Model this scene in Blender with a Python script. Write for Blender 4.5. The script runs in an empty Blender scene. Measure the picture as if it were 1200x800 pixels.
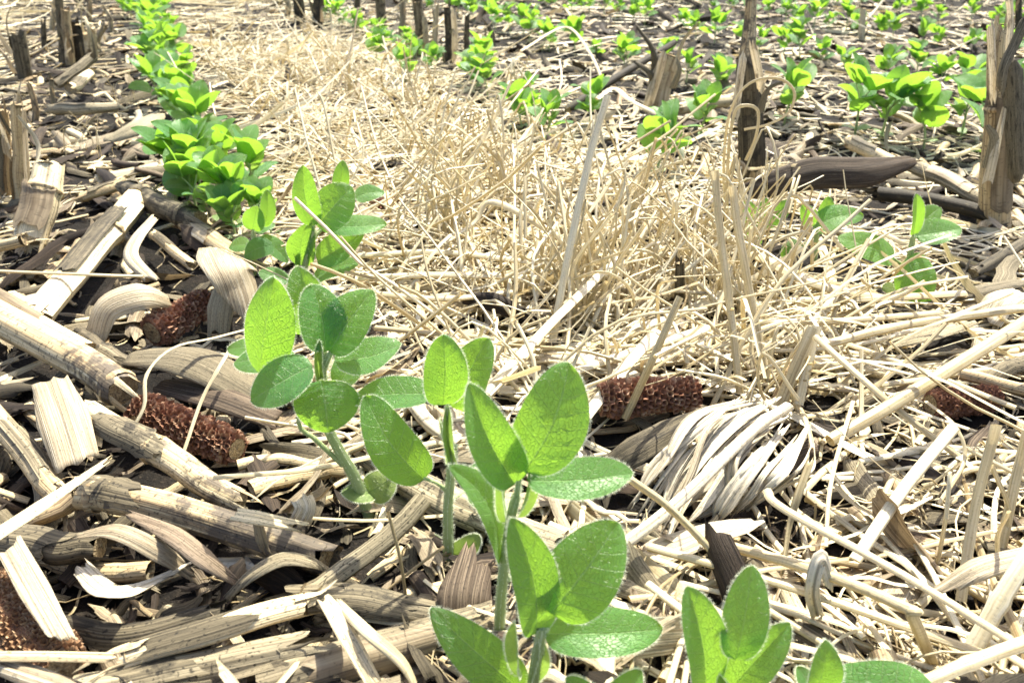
import bpy, math, random
import numpy as np
from mathutils import Vector

# ------------------------------------------------------------------ camera, sky, sun, exposure
sc = bpy.context.scene
CAM_H = 0.25                                    # metres above the soil
PITCH = math.atan(508 / 933)                    # looking down across the field
FPX = 933.0                                     # focal length in photo pixels (1200 wide)
cam_data = bpy.data.cameras.new('camera')
cam = bpy.data.objects.new('camera', cam_data)
sc.collection.objects.link(cam)
cam.location = (0, 0, CAM_H)
cam.rotation_euler = (math.pi / 2 - PITCH, 0, 0)
cam_data.sensor_width = 36.0
cam_data.lens = FPX / 1200 * 36.0
cam_data.clip_start = 0.01
cam_data.clip_end = 2000
cam_data.dof.use_dof = True
cam_data.dof.focus_distance = 0.42
cam_data.dof.aperture_fstop = 20.0
sc.camera = cam

SUN_AZ = math.radians(24)                       # clockwise from the viewing direction: behind the plants, to the right
SUN_EL = math.radians(56)
world = bpy.data.worlds.new('World')
sc.world = world
world.use_nodes = True
wn = world.node_tree.nodes
bg = wn['Background']
sky = wn.new('ShaderNodeTexSky')
sky.sky_type = 'NISHITA'
sky.sun_disc = False
sky.sun_elevation = SUN_EL
sky.sun_rotation = SUN_AZ
sky.dust_density = 4.0
world.node_tree.links.new(sky.outputs[0], bg.inputs[0])
bg.inputs[1].default_value = 0.125
sun_data = bpy.data.lights.new('sun', 'SUN')
sun_data.energy = 5.0
sun_data.angle = math.radians(0.6)
sun_data.color = (1.0, 0.95, 0.80)
sun = bpy.data.objects.new('sun', sun_data)
sc.collection.objects.link(sun)
sun.location = (1, 2, 4)
SUNV = Vector((math.sin(SUN_AZ) * math.cos(SUN_EL), math.cos(SUN_AZ) * math.cos(SUN_EL), math.sin(SUN_EL)))
sun.rotation_euler = (-SUNV).to_track_quat('-Z', 'Y').to_euler()
sc.view_settings.view_transform = 'Standard'
sc.view_settings.look = 'None'
sc.view_settings.gamma = 1
sc.view_settings.use_curve_mapping = False
sc.view_settings.exposure = 1.38
sc.render.resolution_x, sc.render.resolution_y = 1024, 682
sc.render.engine = 'CYCLES'
sc.cycles.max_bounces = 6
sc.cycles.diffuse_bounces = 3
sc.cycles.transmission_bounces = 4

# ------------------------------------------------------------------ measuring helpers
rng = np.random.default_rng(7)
random.seed(7)
CP, SP = math.cos(PITCH), math.sin(PITCH)
EYE = np.array([0, 0, CAM_H])
FWD = np.array([0, CP, -SP])

def ray(u, v):
    x = (u - 600) / FPX; y = (400 - v) / FPX
    return np.array([x, CP + y * SP, y * CP - SP])
def P(u, v, z=0.0):
    """where a line of sight meets the level z"""
    d = ray(u, v)
    return EYE + d * ((z - CAM_H) / d[2])
def Q(u, v, y):
    """where a line of sight meets the upright plane at distance y"""
    d = ray(u, v)
    return EYE + d * (y / d[1])
def depth(p): return float(np.dot(np.asarray(p) - EYE, FWD))
def px(w, p): return w * depth(p) / FPX          # a width in photo pixels as metres at p
def pix(p):
    r = np.asarray(p) - EYE
    z = r @ FWD
    return 600 + FPX * r[..., 0] / z, 400 - FPX * (r @ np.array([0, SP, CP])) / z
R_DIR = np.array([-0.41672, 0.90903])           # direction of the planted rows
R_NRM = np.array([0.90903, 0.41672])            # across the rows
def qa(p): return float(np.dot(p[:2], R_NRM)), float(np.dot(p[:2], R_DIR))
def from_qa(q, a): return R_NRM * q + R_DIR * a
SOY0, SOY1, SOY2, SOYL = 0.068, 0.485, 0.80, -0.33
STUB_R, STUB_L = 0.565, -0.125

def unit(v):
    v = np.asarray(v, float); return v / (np.linalg.norm(v) + 1e-12)
def rot(v, axis, a):
    axis = unit(axis); v = np.asarray(v, float)
    return v * math.cos(a) + np.cross(axis, v) * math.sin(a) + axis * np.dot(axis, v) * (1 - math.cos(a))

_T = rng.random((64, 64))
def vnoise(x, y):
    x = np.asarray(x, float); y = np.asarray(y, float)
    xi = np.floor(x).astype(int); yi = np.floor(y).astype(int)
    fx = x - xi; fy = y - yi; fx = fx * fx * (3 - 2 * fx); fy = fy * fy * (3 - 2 * fy)
    g = lambda a, b: _T[a & 63, b & 63]
    return (g(xi, yi) * (1 - fx) + g(xi + 1, yi) * fx) * (1 - fy) + (g(xi, yi + 1) * (1 - fx) + g(xi + 1, yi + 1) * fx) * fy
def ground_z(x, y):
    z = (vnoise(np.asarray(x) * 6, np.asarray(y) * 6) - .5) * .012 + (vnoise(np.asarray(x) * 23 + 9, np.asarray(y) * 23) - .5) * .008
    z = z + (vnoise(np.asarray(x) * 70 + 3, np.asarray(y) * 70) - .5) * .004
    return z

# ------------------------------------------------------------------ object helpers
COL = sc.collection
def tagit(o, label=None, cat=None, group=None, kind=None):
    if label: o['label'] = label
    if cat: o['category'] = cat
    if group: o['group'] = group
    if kind: o['kind'] = kind
    return o
def empty(name, loc):
    o = bpy.data.objects.new(name, None)
    o.empty_display_size = .01
    o.location = [float(c) for c in loc]
    COL.objects.link(o)
    return o
def raw_mesh(name, V, F, ST=None, TN=None, mats=(), fm=None, smooth=True):
    V = np.asarray(V, np.float32); F = np.asarray(F, np.int32)
    me = bpy.data.meshes.new(name)
    me.vertices.add(len(V)); me.vertices.foreach_set('co', V.ravel())
    k = F.shape[1]
    me.loops.add(F.size); me.loops.foreach_set('vertex_index', F.ravel())
    me.polygons.add(len(F))
    me.polygons.foreach_set('loop_start', np.arange(0, F.size, k, dtype=np.int32))
    me.polygons.foreach_set('loop_total', np.full(len(F), k, np.int32))
    if fm is not None: me.polygons.foreach_set('material_index', np.asarray(fm, np.int32))
    me.polygons.foreach_set('use_smooth', np.full(len(F), smooth, bool))
    for nm, A in (('st', ST), ('tn', TN)):
        if A is not None:
            a = me.attributes.new(nm, 'FLOAT_VECTOR', 'POINT')
            a.data.foreach_set('vector', np.asarray(A, np.float32).ravel())
    for m in mats: me.materials.append(m)
    me.update(calc_edges=True)
    return me
def mobj(name, parts, mat, parent=None, smooth=True, origin=None):
    """one mesh object from (V, F, ST, TN) shapes in world coordinates, its origin at the given point"""
    V, F, ST, TN = join(parts)
    if parent is not None:
        org = np.array(parent.location) if parent.parent is None else np.array(parent.location) + np.array(parent.parent.location)
    else:
        org = V.min(0) * .5 + V.max(0) * .5 if origin is None else np.asarray(origin, float)
        if origin is None: org[2] = V[:, 2].min()
    V = V - org
    me = raw_mesh(name, V, F, ST, TN, [mat] if not isinstance(mat, (list, tuple)) else mat, smooth=smooth)
    o = bpy.data.objects.new(name, me)
    COL.objects.link(o)
    if parent is not None: o.parent = parent
    else: o.location = [float(c) for c in org]
    return o
def join(parts):
    if isinstance(parts, tuple): parts = [parts]
    Vs, Fs, Ss, Ts, n = [], [], [], [], 0
    for V, F, S, T in parts:
        Vs.append(V); Fs.append(F + n); Ss.append(S); Ts.append(T); n += len(V)
    return np.concatenate(Vs), np.concatenate(Fs), np.concatenate(Ss), np.concatenate(Ts)
def copy_tree(o, parent=None):
    c = o.copy(); COL.objects.link(c); c.parent = parent
    for ch in o.children: copy_tree(ch, c)
    return c

# ------------------------------------------------------------------ shapes
def spline(ctrl, n):
    C = np.asarray(ctrl, float)
    if len(C) == 2:
        t = np.linspace(0, 1, n)[:, None]; return C[0] * (1 - t) + C[1] * t
    C = np.vstack([2 * C[0] - C[1], C, 2 * C[-1] - C[-2]])
    m = len(C) - 3
    t = np.linspace(0, m - 1e-6, n); i = t.astype(int); f = (t - i)[:, None]
    a, b, c, d = C[i], C[i + 1], C[i + 2], C[i + 3]
    return .5 * (2 * b + (c - a) * f + (2 * a - 5 * b + 4 * c - d) * f ** 2 + (3 * b - 3 * c + d - a) * f ** 3)
def frames(path, up=None):
    Tn = np.gradient(path, axis=0)
    Tn = Tn / (np.linalg.norm(Tn, axis=1, keepdims=True) + 1e-12)
    m = unit(path[-1] - path[0])
    if up is None: up = np.array([0, 0, 1.]) if abs(m[2]) < .85 else np.array([0, -1., 0])
    N = np.zeros_like(Tn)
    n = unit(up - Tn[0] * np.dot(up, Tn[0]))
    for i in range(len(path)):
        n = n - Tn[i] * np.dot(n, Tn[i]); n = n / (np.linalg.norm(n) + 1e-12)
        N[i] = n
    S = np.cross(Tn, N)
    return Tn, N, S
def tube(path, rad, ns=6, flat=1.0, up=None, tint=.5, stain=0., wob=0., sub=None):
    path = np.asarray(path, float); n = len(path)
    Tn, N, S = frames(path, up)
    rad = np.broadcast_to(np.asarray(rad, float), (n,))
    a = np.linspace(0, 2 * math.pi, ns + 1)
    rr = np.ones((n, ns + 1))
    if wob:
        w = rng.normal(0, wob, (1, ns)) + spline(rng.normal(0, wob * .55, (max(3, n // 7), ns)), n) + rng.normal(0, wob * .12, (n, ns)); rr = rr + np.hstack([w, w[:, :1]])
    ca = (np.cos(a) * rr)[..., None]; sa = (np.sin(a) * rr * flat)[..., None]
    V = path[:, None] + rad[:, None, None] * (ca * S[:, None] + sa * N[:, None])
    L = np.concatenate([[0], np.cumsum(np.linalg.norm(np.diff(path, axis=0), axis=1))])
    rn = rng.random()
    ST = np.stack([np.broadcast_to(a / (2 * math.pi), (n, ns + 1)), np.broadcast_to((L * 100)[:, None], (n, ns + 1)), np.full((n, ns + 1), rn)], -1)
    tt = np.broadcast_to(np.asarray(tint, float).reshape(-1, 1) if np.ndim(tint) else tint, (n, ns + 1))
    ss = np.broadcast_to(np.asarray(stain, float).reshape(-1, 1) if np.ndim(stain) else stain, (n, ns + 1))
    TN = np.stack([tt, ss, np.broadcast_to(rad[:, None] * 100, (n, ns + 1))], -1)
    i = np.arange(n - 1)[:, None] * (ns + 1) + np.arange(ns)[None]
    F = np.stack([i, i + 1, i + ns + 2, i + ns + 1], -1).reshape(-1, 4)
    return V.reshape(-1, 3), F, ST.reshape(-1, 3), TN.reshape(-1, 3)
def ribbon(path, width, up=None, cup=0.6, nt=4, twist=0., tint=.5, stain=0., ridge=0., ragged=0., taper=(1, 1), thick=0.):
    """a strip of husk or leaf along a path: cupped across, twisted along, torn at the ends"""
    path = np.asarray(path, float); n = len(path)
    Tn, N, S = frames(path, up)
    s = np.linspace(0, 1, n)
    tw = np.broadcast_to(np.asarray(twist, float), (n,)) * (s if np.ndim(twist) == 0 else 1)
    c, sn = np.cos(tw)[:, None], np.sin(tw)[:, None]
    S2 = S * c + N * sn; N2 = N * c - S * sn
    w = np.broadcast_to(np.asarray(width, float), (n,)) * .5 * (taper[0] + (taper[1] - taper[0]) * s)
    if np.ndim(width) == 0 and taper == (1, 1) and n > 4:
        w = w * np.clip(np.minimum(s, 1 - s) * 9 + .45, 0, 1)
    t = np.linspace(-1, 1, nt + 1)
    ang = t * cup
    xs = np.sin(ang) / max(math.sin(min(cup, 1.57)), .05) if cup > .05 else t
    zs = (np.cos(ang) - math.cos(cup)) / max(cup, .05) if cup > .05 else t * 0
    off = np.zeros((n, nt + 1))
    if ridge: off = off + ridge * np.sin(t * 17 + rng.random() * 6)[None] + rng.normal(0, ridge * .5, (1, nt + 1))
    V = path[:, None] + w[:, None, None] * xs[None, :, None] * S2[:, None] + (w[:, None] * zs[None] + off)[..., None] * N2[:, None]
    if ragged:
        rag = lambda: (np.interp(np.linspace(0, 1, nt + 1), np.linspace(0, 1, 4), rng.normal(0, ragged * .8, 4)) + rng.normal(0, ragged * .22, nt + 1))[None]
        g = np.exp(-s * 14)[:, None] * rag()
        g2 = np.exp(-(1 - s) * 14)[:, None] * rag()
        V = V + (g + g2)[..., None] * Tn[:, None]
    L = np.concatenate([[0], np.cumsum(np.linalg.norm(np.diff(path, axis=0), axis=1))])
    rn = rng.random()
    ST = np.stack([(t[None] * w[:, None] * 100), np.broadcast_to((L * 100)[:, None], (n, nt + 1)), np.full((n, nt + 1), rn)], -1)
    TN = np.stack([np.full((n, nt + 1), tint), np.full((n, nt + 1), stain), np.broadcast_to(w[:, None] * 100, (n, nt + 1))], -1)
    i = np.arange(n - 1)[:, None] * (nt + 1) + np.arange(nt)[None]
    F = np.stack([i, i + 1, i + nt + 2, i + nt + 1], -1).reshape(-1, 4)
    V = V.reshape(-1, 3); ST = ST.reshape(-1, 3); TN = TN.reshape(-1, 3)
    if thick:
        V2 = V - np.repeat(N2, nt + 1, axis=0) * thick
        k = len(V); F2 = F[:, ::-1] + k
        rows = np.arange(n) * (nt + 1)
        e = [np.stack([rows[:-1], rows[1:], rows[1:] + k, rows[:-1] + k], -1),
             np.stack([rows[1:] + nt, rows[:-1] + nt, rows[:-1] + nt + k, rows[1:] + nt + k], -1)]
        c0 = np.arange(nt)
        e.append(np.stack([c0 + 1, c0, c0 + k, c0 + 1 + k], -1))
        b = (n - 1) * (nt + 1) + c0
        e.append(np.stack([b, b + 1, b + 1 + k, b + k], -1))
        V = np.vstack([V, V2]); F = np.vstack([F, F2] + e); ST = np.vstack([ST, ST]); TN = np.vstack([TN, TN])
    return V, F, ST, TN
def disc(c, nrm, r, ns=14, inner=.0, tint=.5, stain=0., dome=.0, up=None):
    """a broken stalk end: concentric rings of pith"""
    nrm = unit(nrm); a0 = unit(np.cross(nrm, [0.3, .2, .9])); b0 = np.cross(nrm, a0)
    rings = [1.0, .72, .4, .05]
    V = []; ST = []
    a = np.linspace(0, 2 * math.pi, ns, endpoint=False)
    for k, q in enumerate(rings):
        h = dome * (1 - q) * r + (rng.normal(0, .06, ns) * r if k else 0)
        V.append(np.asarray(c) + r * q * (np.cos(a)[:, None] * a0 + np.sin(a)[:, None] * b0) + np.outer(np.broadcast_to(h, (ns,)), nrm))
        ST.append(np.stack([np.cos(a) * q, np.sin(a) * q, np.full(ns, rng.random())], -1))
    V = np.concatenate(V); ST = np.concatenate(ST)
    F = []
    for k in range(3):
        for j in range(ns):
            F.append((k * ns + j, k * ns + (j + 1) % ns, (k + 1) * ns + (j + 1) % ns, (k + 1) * ns + j))
    return V, np.array(F), ST, np.tile([tint, stain, r * 100], (len(V), 1))
# ------------------------------------------------------------------ materials
class NT:
    def __init__(s, name):
        s.m = bpy.data.materials.new(name); s.m.use_nodes = True
        s.t = s.m.node_tree; s.t.nodes.clear()
        s.out = s.n('ShaderNodeOutputMaterial')
    def n(s, ty, **k):
        o = s.t.nodes.new(ty)
        for a, b in k.items(): setattr(o, a, b)
        return o
    def set(s, sock, val):
        if isinstance(val, bpy.types.NodeSocket): s.t.links.new(val, sock)
        elif isinstance(val, (tuple, list)) and len(val) == 3 and sock.type == 'RGBA': sock.default_value = (*val, 1)
        else: sock.default_value = val
    def math(s, op, a, b=0., c=None, clamp=False):
        o = s.n('ShaderNodeMath', operation=op, use_clamp=clamp)
        s.set(o.inputs[0], a); s.set(o.inputs[1], b)
        if c is not None: s.set(o.inputs[2], c)
        return o.outputs[0]
    def mix(s, f, a, b, mode='MIX'):
        o = s.n('ShaderNodeMix', data_type='RGBA', blend_type=mode)
        s.set(o.inputs[0], f); s.set(o.inputs[6], a); s.set(o.inputs[7], b)
        return o.outputs[2]
    def attr(s, nm):
        o = s.n('ShaderNodeAttribute', attribute_name=nm)
        x = s.n('ShaderNodeSeparateXYZ'); s.t.links.new(o.outputs['Vector'], x.inputs[0])
        return o.outputs['Vector'], x.outputs[0], x.outputs[1], x.outputs[2]
    def vec(s, x, y, z):
        o = s.n('ShaderNodeCombineXYZ')
        for i, q in enumerate((x, y, z)): s.set(o.inputs[i], q)
        return o.outputs[0]
    def noise(s, v, sc_, det=3, rough=.55, col=False):
        o = s.n('ShaderNodeTexNoise')
        s.set(o.inputs['Vector'], v); s.set(o.inputs['Scale'], sc_); s.set(o.inputs['Detail'], det); s.set(o.inputs['Roughness'], rough)
        return o.outputs['Color' if col else 'Fac']
    def ramp(s, f, stops):
        o = s.n('ShaderNodeValToRGB'); e = o.color_ramp.elements
        for i, (p, c) in enumerate(stops):
            if i >= 2: e.new(p)
        for i, (p, c) in enumerate(stops):
            e[i].position = p; e[i].color = (*c, 1) if len(c) == 3 else c
        s.set(o.inputs[0], f); return o.outputs[0]
    def smooth(s, x, a, b):
        o = s.n('ShaderNodeMapRange', interpolation_type='SMOOTHSTEP')
        s.set(o.inputs[0], x); s.set(o.inputs[1], a); s.set(o.inputs[2], b)
        return o.outputs[0]
    def bump(s, h, dist, strength=1.0):
        o = s.n('ShaderNodeBump'); s.set(o.inputs['Height'], h); s.set(o.inputs['Distance'], dist); s.set(o.inputs['Strength'], strength)
        return o.outputs[0]
    def surf(s, col, rough=.6, normal=None, trans=None, tfac=.0, spec=.4, coat=0.):
        p = s.n('ShaderNodeBsdfPrincipled')
        s.set(p.inputs['Base Color'], col); s.set(p.inputs['Roughness'], rough); s.set(p.inputs['Specular IOR Level'], spec)
        if coat: s.set(p.inputs['Sheen Weight'], coat); s.set(p.inputs['Sheen Roughness'], .4)
        if normal is not None: s.set(p.inputs['Normal'], normal)
        o = p.outputs[0]
        if trans is not None:
            t = s.n('ShaderNodeBsdfTranslucent'); s.set(t.inputs[0], trans)
            if normal is not None: s.set(t.inputs[1], normal)
            m = s.n('ShaderNodeMixShader'); s.set(m.inputs[0], tfac)
            s.t.links.new(o, m.inputs[1]); s.t.links.new(t.outputs[0], m.inputs[2]); o = m.outputs[0]
        s.t.links.new(o, s.out.inputs[0])
        return s.m

def fibre_material(name, stops, stain_col, xs=5., ys=.5, tf=.12, rough=.5, spot=.5, bumpd=.0003, spec=.3, crack=.6, blot=(.27, .52)):
    """dry plant fibre: streaks along the piece, a tint per piece, blotches of weather stain"""
    k = NT(name)
    _, sx, sy, sz = k.attr('st'); _, tint, stain, rad = k.attr('tn')
    off = k.math('MULTIPLY', sz, 57.)
    v1 = k.vec(k.math('MULTIPLY', sx, xs), k.math('MULTIPLY', sy, ys * .35), off)
    v2 = k.vec(k.math('MULTIPLY', sx, xs * 4.2), k.math('MULTIPLY', sy, ys * .12), off)
    v3 = k.vec(k.math('MULTIPLY', sx, xs * .6), k.math('MULTIPLY', sy, ys * 1.4), off)
    n1 = k.noise(v1, 1.6, 4); n2 = k.noise(v2, 1.5, 2); n3 = k.noise(v3, 1.2, 5, .65)
    f = k.math('ADD', tint, k.math('MULTIPLY', k.math('SUBTRACT', n1, .5), 1.0))
    f = k.math('ADD', f, k.math('MULTIPLY', k.math('SUBTRACT', n2, .5), 1.1), clamp=True)
    col = k.ramp(f, stops)
    st = k.math('ADD', stain, k.math('MULTIPLY', k.math('SUBTRACT', n3, .5), 1.5))
    st = k.smooth(st, *blot)
    col = k.mix(k.math('MULTIPLY', st, .88), col, stain_col)
    col = k.mix(k.math('MULTIPLY', k.smooth(k.noise(k.vec(k.math('MULTIPLY', sx, xs * 3.1), k.math('MULTIPLY', sy, ys * .16), k.math('ADD', off, 9.)), 1.5, 3), .53, .66), crack), col, tuple(c * .8 for c in stain_col))
    n4 = k.noise(k.vec(k.math('MULTIPLY', sx, xs * 2), k.math('MULTIPLY', sy, ys * 8), off), 1.5, 2)
    sp = k.math('MULTIPLY', k.smooth(n4, .58, .68), spot)
    col = k.mix(sp, col, tuple(c * .35 for c in stain_col))
    h = k.math('ADD', n2, k.math('MULTIPLY', n4, .35))
    nb = k.bump(h, bumpd, .8)
    return k.surf(col, rough, nb, k.mix(.5, col, (1., .8, .45), 'MULTIPLY') if tf else None, tf, spec)

M = {}
M['straw'] = fibre_material('straw_fibre', [(0, (.26, .18, .085)), (.35, (.51, .42, .235)), (.7, (.69, .605, .39)), (1, (.84, .785, .59))], (.22, .17, .10), xs=3, ys=.8, tf=.28, rough=.38, spot=.25, spec=.5, crack=.25, blot=(.38, .78))
M['stalk'] = fibre_material('corn_stalk_rind', [(0, (.13, .085, .045)), (.35, (.35, .25, .135)), (.65, (.54, .43, .25)), (1, (.72, .62, .41))], (.075, .06, .048), xs=7, ys=.5, tf=0, rough=.6, spot=.7, bumpd=.0005)
M['grey_stalk'] = fibre_material('weathered_stalk_rind', [(0, (.036, .029, .018)), (.35, (.115, .094, .058)), (.7, (.235, .196, .125)), (1, (.43, .37, .245))], (.024, .020, .014), xs=9, ys=.5, tf=0, rough=.75, spot=.8, bumpd=.0006)
M['husk'] = fibre_material('corn_husk', [(0, (.16, .12, .075)), (.35, (.34, .27, .175)), (.7, (.50, .42, .285)), (1, (.76, .70, .56))], (.12, .095, .07), xs=4.2, ys=.45, tf=.22, rough=.55, spot=.4, bumpd=.0006)
M['dark_leaf'] = fibre_material('rotted_and_shaded_leaf', [(0, (.014, .010, .008)), (.4, (.042, .03, .021)), (.75, (.10, .073, .05)), (1, (.26, .2, .14))], (.012, .010, .009), xs=6, ys=.5, tf=.06, rough=.7, spot=.5, bumpd=.0006, spec=.2)  # dark scraps; on the curled leaf the ramp also paints its backlit shade
def pith_material():
    k = NT('stalk_pith')
    g = k.n('ShaderNodeNewGeometry').outputs['Position']
    n = k.noise(g, 900., 3)
    c = k.ramp(n, [(.3, (.14, .10, .06)), (.7, (.48, .38, .23))])
    return k.surf(c, .85, k.bump(n, .001), spec=.1)
M['pith'] = pith_material()
def cob_material(name, dark, mid, pale):
    k = NT(name)
    _, sx, sy, sz = k.attr('st'); _, tint, stain, rad = k.attr('tn')
    g = k.n('ShaderNodeNewGeometry').outputs['Position']
    n = k.noise(g, 420., 3)
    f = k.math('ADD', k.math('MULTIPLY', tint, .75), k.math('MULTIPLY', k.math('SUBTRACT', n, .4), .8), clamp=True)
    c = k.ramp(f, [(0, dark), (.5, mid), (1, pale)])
    return k.surf(c, .75, k.bump(n, .0005), spec=.15)
M['cob_red'] = cob_material('red_cob_chaff', (.07, .028, .018), (.26, .13, .08), (.54, .41, .28))
M['cob_tan'] = cob_material('tan_cob_chaff', (.10, .05, .03), (.30, .18, .10), (.55, .42, .27))
def soil_material():
    k = NT('soil')
    g = k.n('ShaderNodeNewGeometry').outputs['Position']
    n1 = k.noise(g, 45., 6, .65); n2 = k.noise(g, 420., 4, .7); n3 = k.noise(g, 3., 2)
    c = k.ramp(n1, [(.25, (.004, .0033, .0028)), (.5, (.010, .008, .0065)), (.75, (.028, .021, .015))])
    c = k.mix(k.math('MULTIPLY', k.smooth(n2, .56, .72), .5), c, (.10, .078, .055))
    # far past the residue that is built piece by piece the field reads as litter with green rows
    sp = k.n('ShaderNodeSeparateXYZ'); k.t.links.new(g, sp.inputs[0])
    q = k.math('ADD', k.math('MULTIPLY', sp.outputs[0], .90903), k.math('MULTIPLY', sp.outputs[1], .41672))
    row = k.math('ABSOLUTE', k.math('SUBTRACT', k.math('FRACT', k.math('DIVIDE', k.math('SUBTRACT', q, .068 + .19), .38)), .5))
    rm = k.smooth(k.math('ADD', row, k.math('MULTIPLY', k.math('SUBTRACT', k.noise(g, 9., 3), .5), .3)), .2, .08)
    far_c = k.mix(rm, k.ramp(k.noise(g, 60., 5, .7), [(.3, (.16, .12, .07)), (.7, (.46, .37, .22))]), (.08, .17, .04))
    ln = k.n('ShaderNodeVectorMath', operation='LENGTH'); k.t.links.new(g, ln.inputs[0])
    c = k.mix(k.smooth(ln.outputs['Value'], 4.2, 6.5), c, far_c)
    h = k.math('ADD', n1, k.math('MULTIPLY', n2, .4))
    return k.surf(c, .9, k.bump(h, .006), spec=.2)
M['soil'] = soil_material()
def leaf_material(name, top, deep, vein, glow, tf=.42, rough=.42):
    """soybean blade: netted veins from the blade's own coordinates, light passing through"""
    k = NT(name)
    _, t, s, rn = k.attr('st'); _, fine, old, _r = k.attr('tn')
    at = k.math('ABSOLUTE', t)
    ph = k.math('SUBTRACT', k.math('MULTIPLY', s, 7.2), k.math('MULTIPLY', at, 1.15))
    fr = k.math('ABSOLUTE', k.math('SUBTRACT', k.math('FRACT', ph), .5))      # .5 on a side vein
    vm = k.smooth(fr, .45, .5)
    mid = k.smooth(at, .055, .0)
    g = k.n('ShaderNodeTexCoord').outputs['Object']
    vo = k.n('ShaderNodeTexVoronoi', feature='DISTANCE_TO_EDGE')
    k.set(vo.inputs['Vector'], k.vec(k.math('MULTIPLY', t, 9.), k.math('MULTIPLY', s, 20.), k.math('MULTIPLY', rn, 40.))); vo.inputs['Scale'].default_value = 1.
    net = k.smooth(vo.outputs['Distance'], .10, .0)
    n = k.noise(k.vec(k.math('MULTIPLY', t, 2.), k.math('MULTIPLY', s, 3.), k.math('MULTIPLY', rn, 40.)), 1.6, 4)
    veins = k.math('MAXIMUM', k.math('MAXIMUM', k.math('MULTIPLY', vm, .75), mid), k.math('MULTIPLY', net, .16))
    c = k.mix(k.smooth(n, .3, .72), deep, top)
    c = k.mix(k.math('MULTIPLY', rn, .6), c, tuple(a * b for a, b in zip(top, (1.5, 1.12, .7))))
    c = k.mix(k.math('MULTIPLY', veins, .85), c, vein)
    nb = k.bump(k.math('SUBTRACT', k.math('MULTIPLY', n, .4), k.math('ADD', k.math('MULTIPLY', vm, .5), k.math('ADD', k.math('MULTIPLY', mid, .7), k.math('MULTIPLY', net, .55)))), .0006, .9)
    tc = k.mix(k.math('MULTIPLY', veins, .5), glow, tuple(a * .6 for a in glow))
    tc = k.mix(k.math('MULTIPLY', n, .4), tc, tuple(a * b for a, b in zip(glow, (.55, .9, 1.1))))
    return k.surf(c, rough, nb, tc, tf, .45, coat=.12)
M['leaf'] = leaf_material('soybean_blade', (.095, .275, .085), (.05, .195, .068), (.34, .52, .24), (.40, .68, .05), .45, .42)
M['young_leaf'] = leaf_material('young_soybean_blade', (.15, .28, .09), (.10, .21, .07), (.34, .46, .22), (.46, .66, .10))
M['cotyledon'] = leaf_material('cotyledon_flesh', (.24, .36, .11), (.18, .30, .09), (.26, .38, .13), (.45, .62, .10), .25)
k = NT('stem_skin'); _, sx, sy, sz = k.attr('st')
c_ = k.mix(k.noise(k.vec(k.math('MULTIPLY', sx, 3.), k.math('MULTIPLY', sy, .6), sz), 2., 3), (.26, .36, .14), (.44, .50, .27))
M['stem'] = k.surf(c_, .55, None, (.5, .65, .2), .15, .3)
k = NT('plant_hair'); M['hair'] = k.surf((.80, .84, .68), .5, None, (.9, .95, .75), .5, .3)
k = NT('bud_skin'); M['bud'] = k.surf((.30, .42, .17), .5, None, (.5, .65, .15), .3, .3)
# ------------------------------------------------------------------ soybean plants
def hairs(base, dirs, length, w):
    n = len(base)
    dirs = dirs / (np.linalg.norm(dirs, axis=1, keepdims=True) + 1e-9)
    side = np.cross(dirs, rng.normal(size=(n, 3))); side /= np.linalg.norm(side, axis=1, keepdims=True) + 1e-9
    l = (length * rng.uniform(.5, 1.15, n))[:, None]
    tip = base + dirs * l
    V = np.stack([base - side * w, base + side * w, tip + side * w * .25, tip - side * w * .25], 1).reshape(-1, 3)
    F = np.arange(4 * n).reshape(-1, 4)
    return V, F, np.zeros_like(V), np.zeros_like(V)

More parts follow.
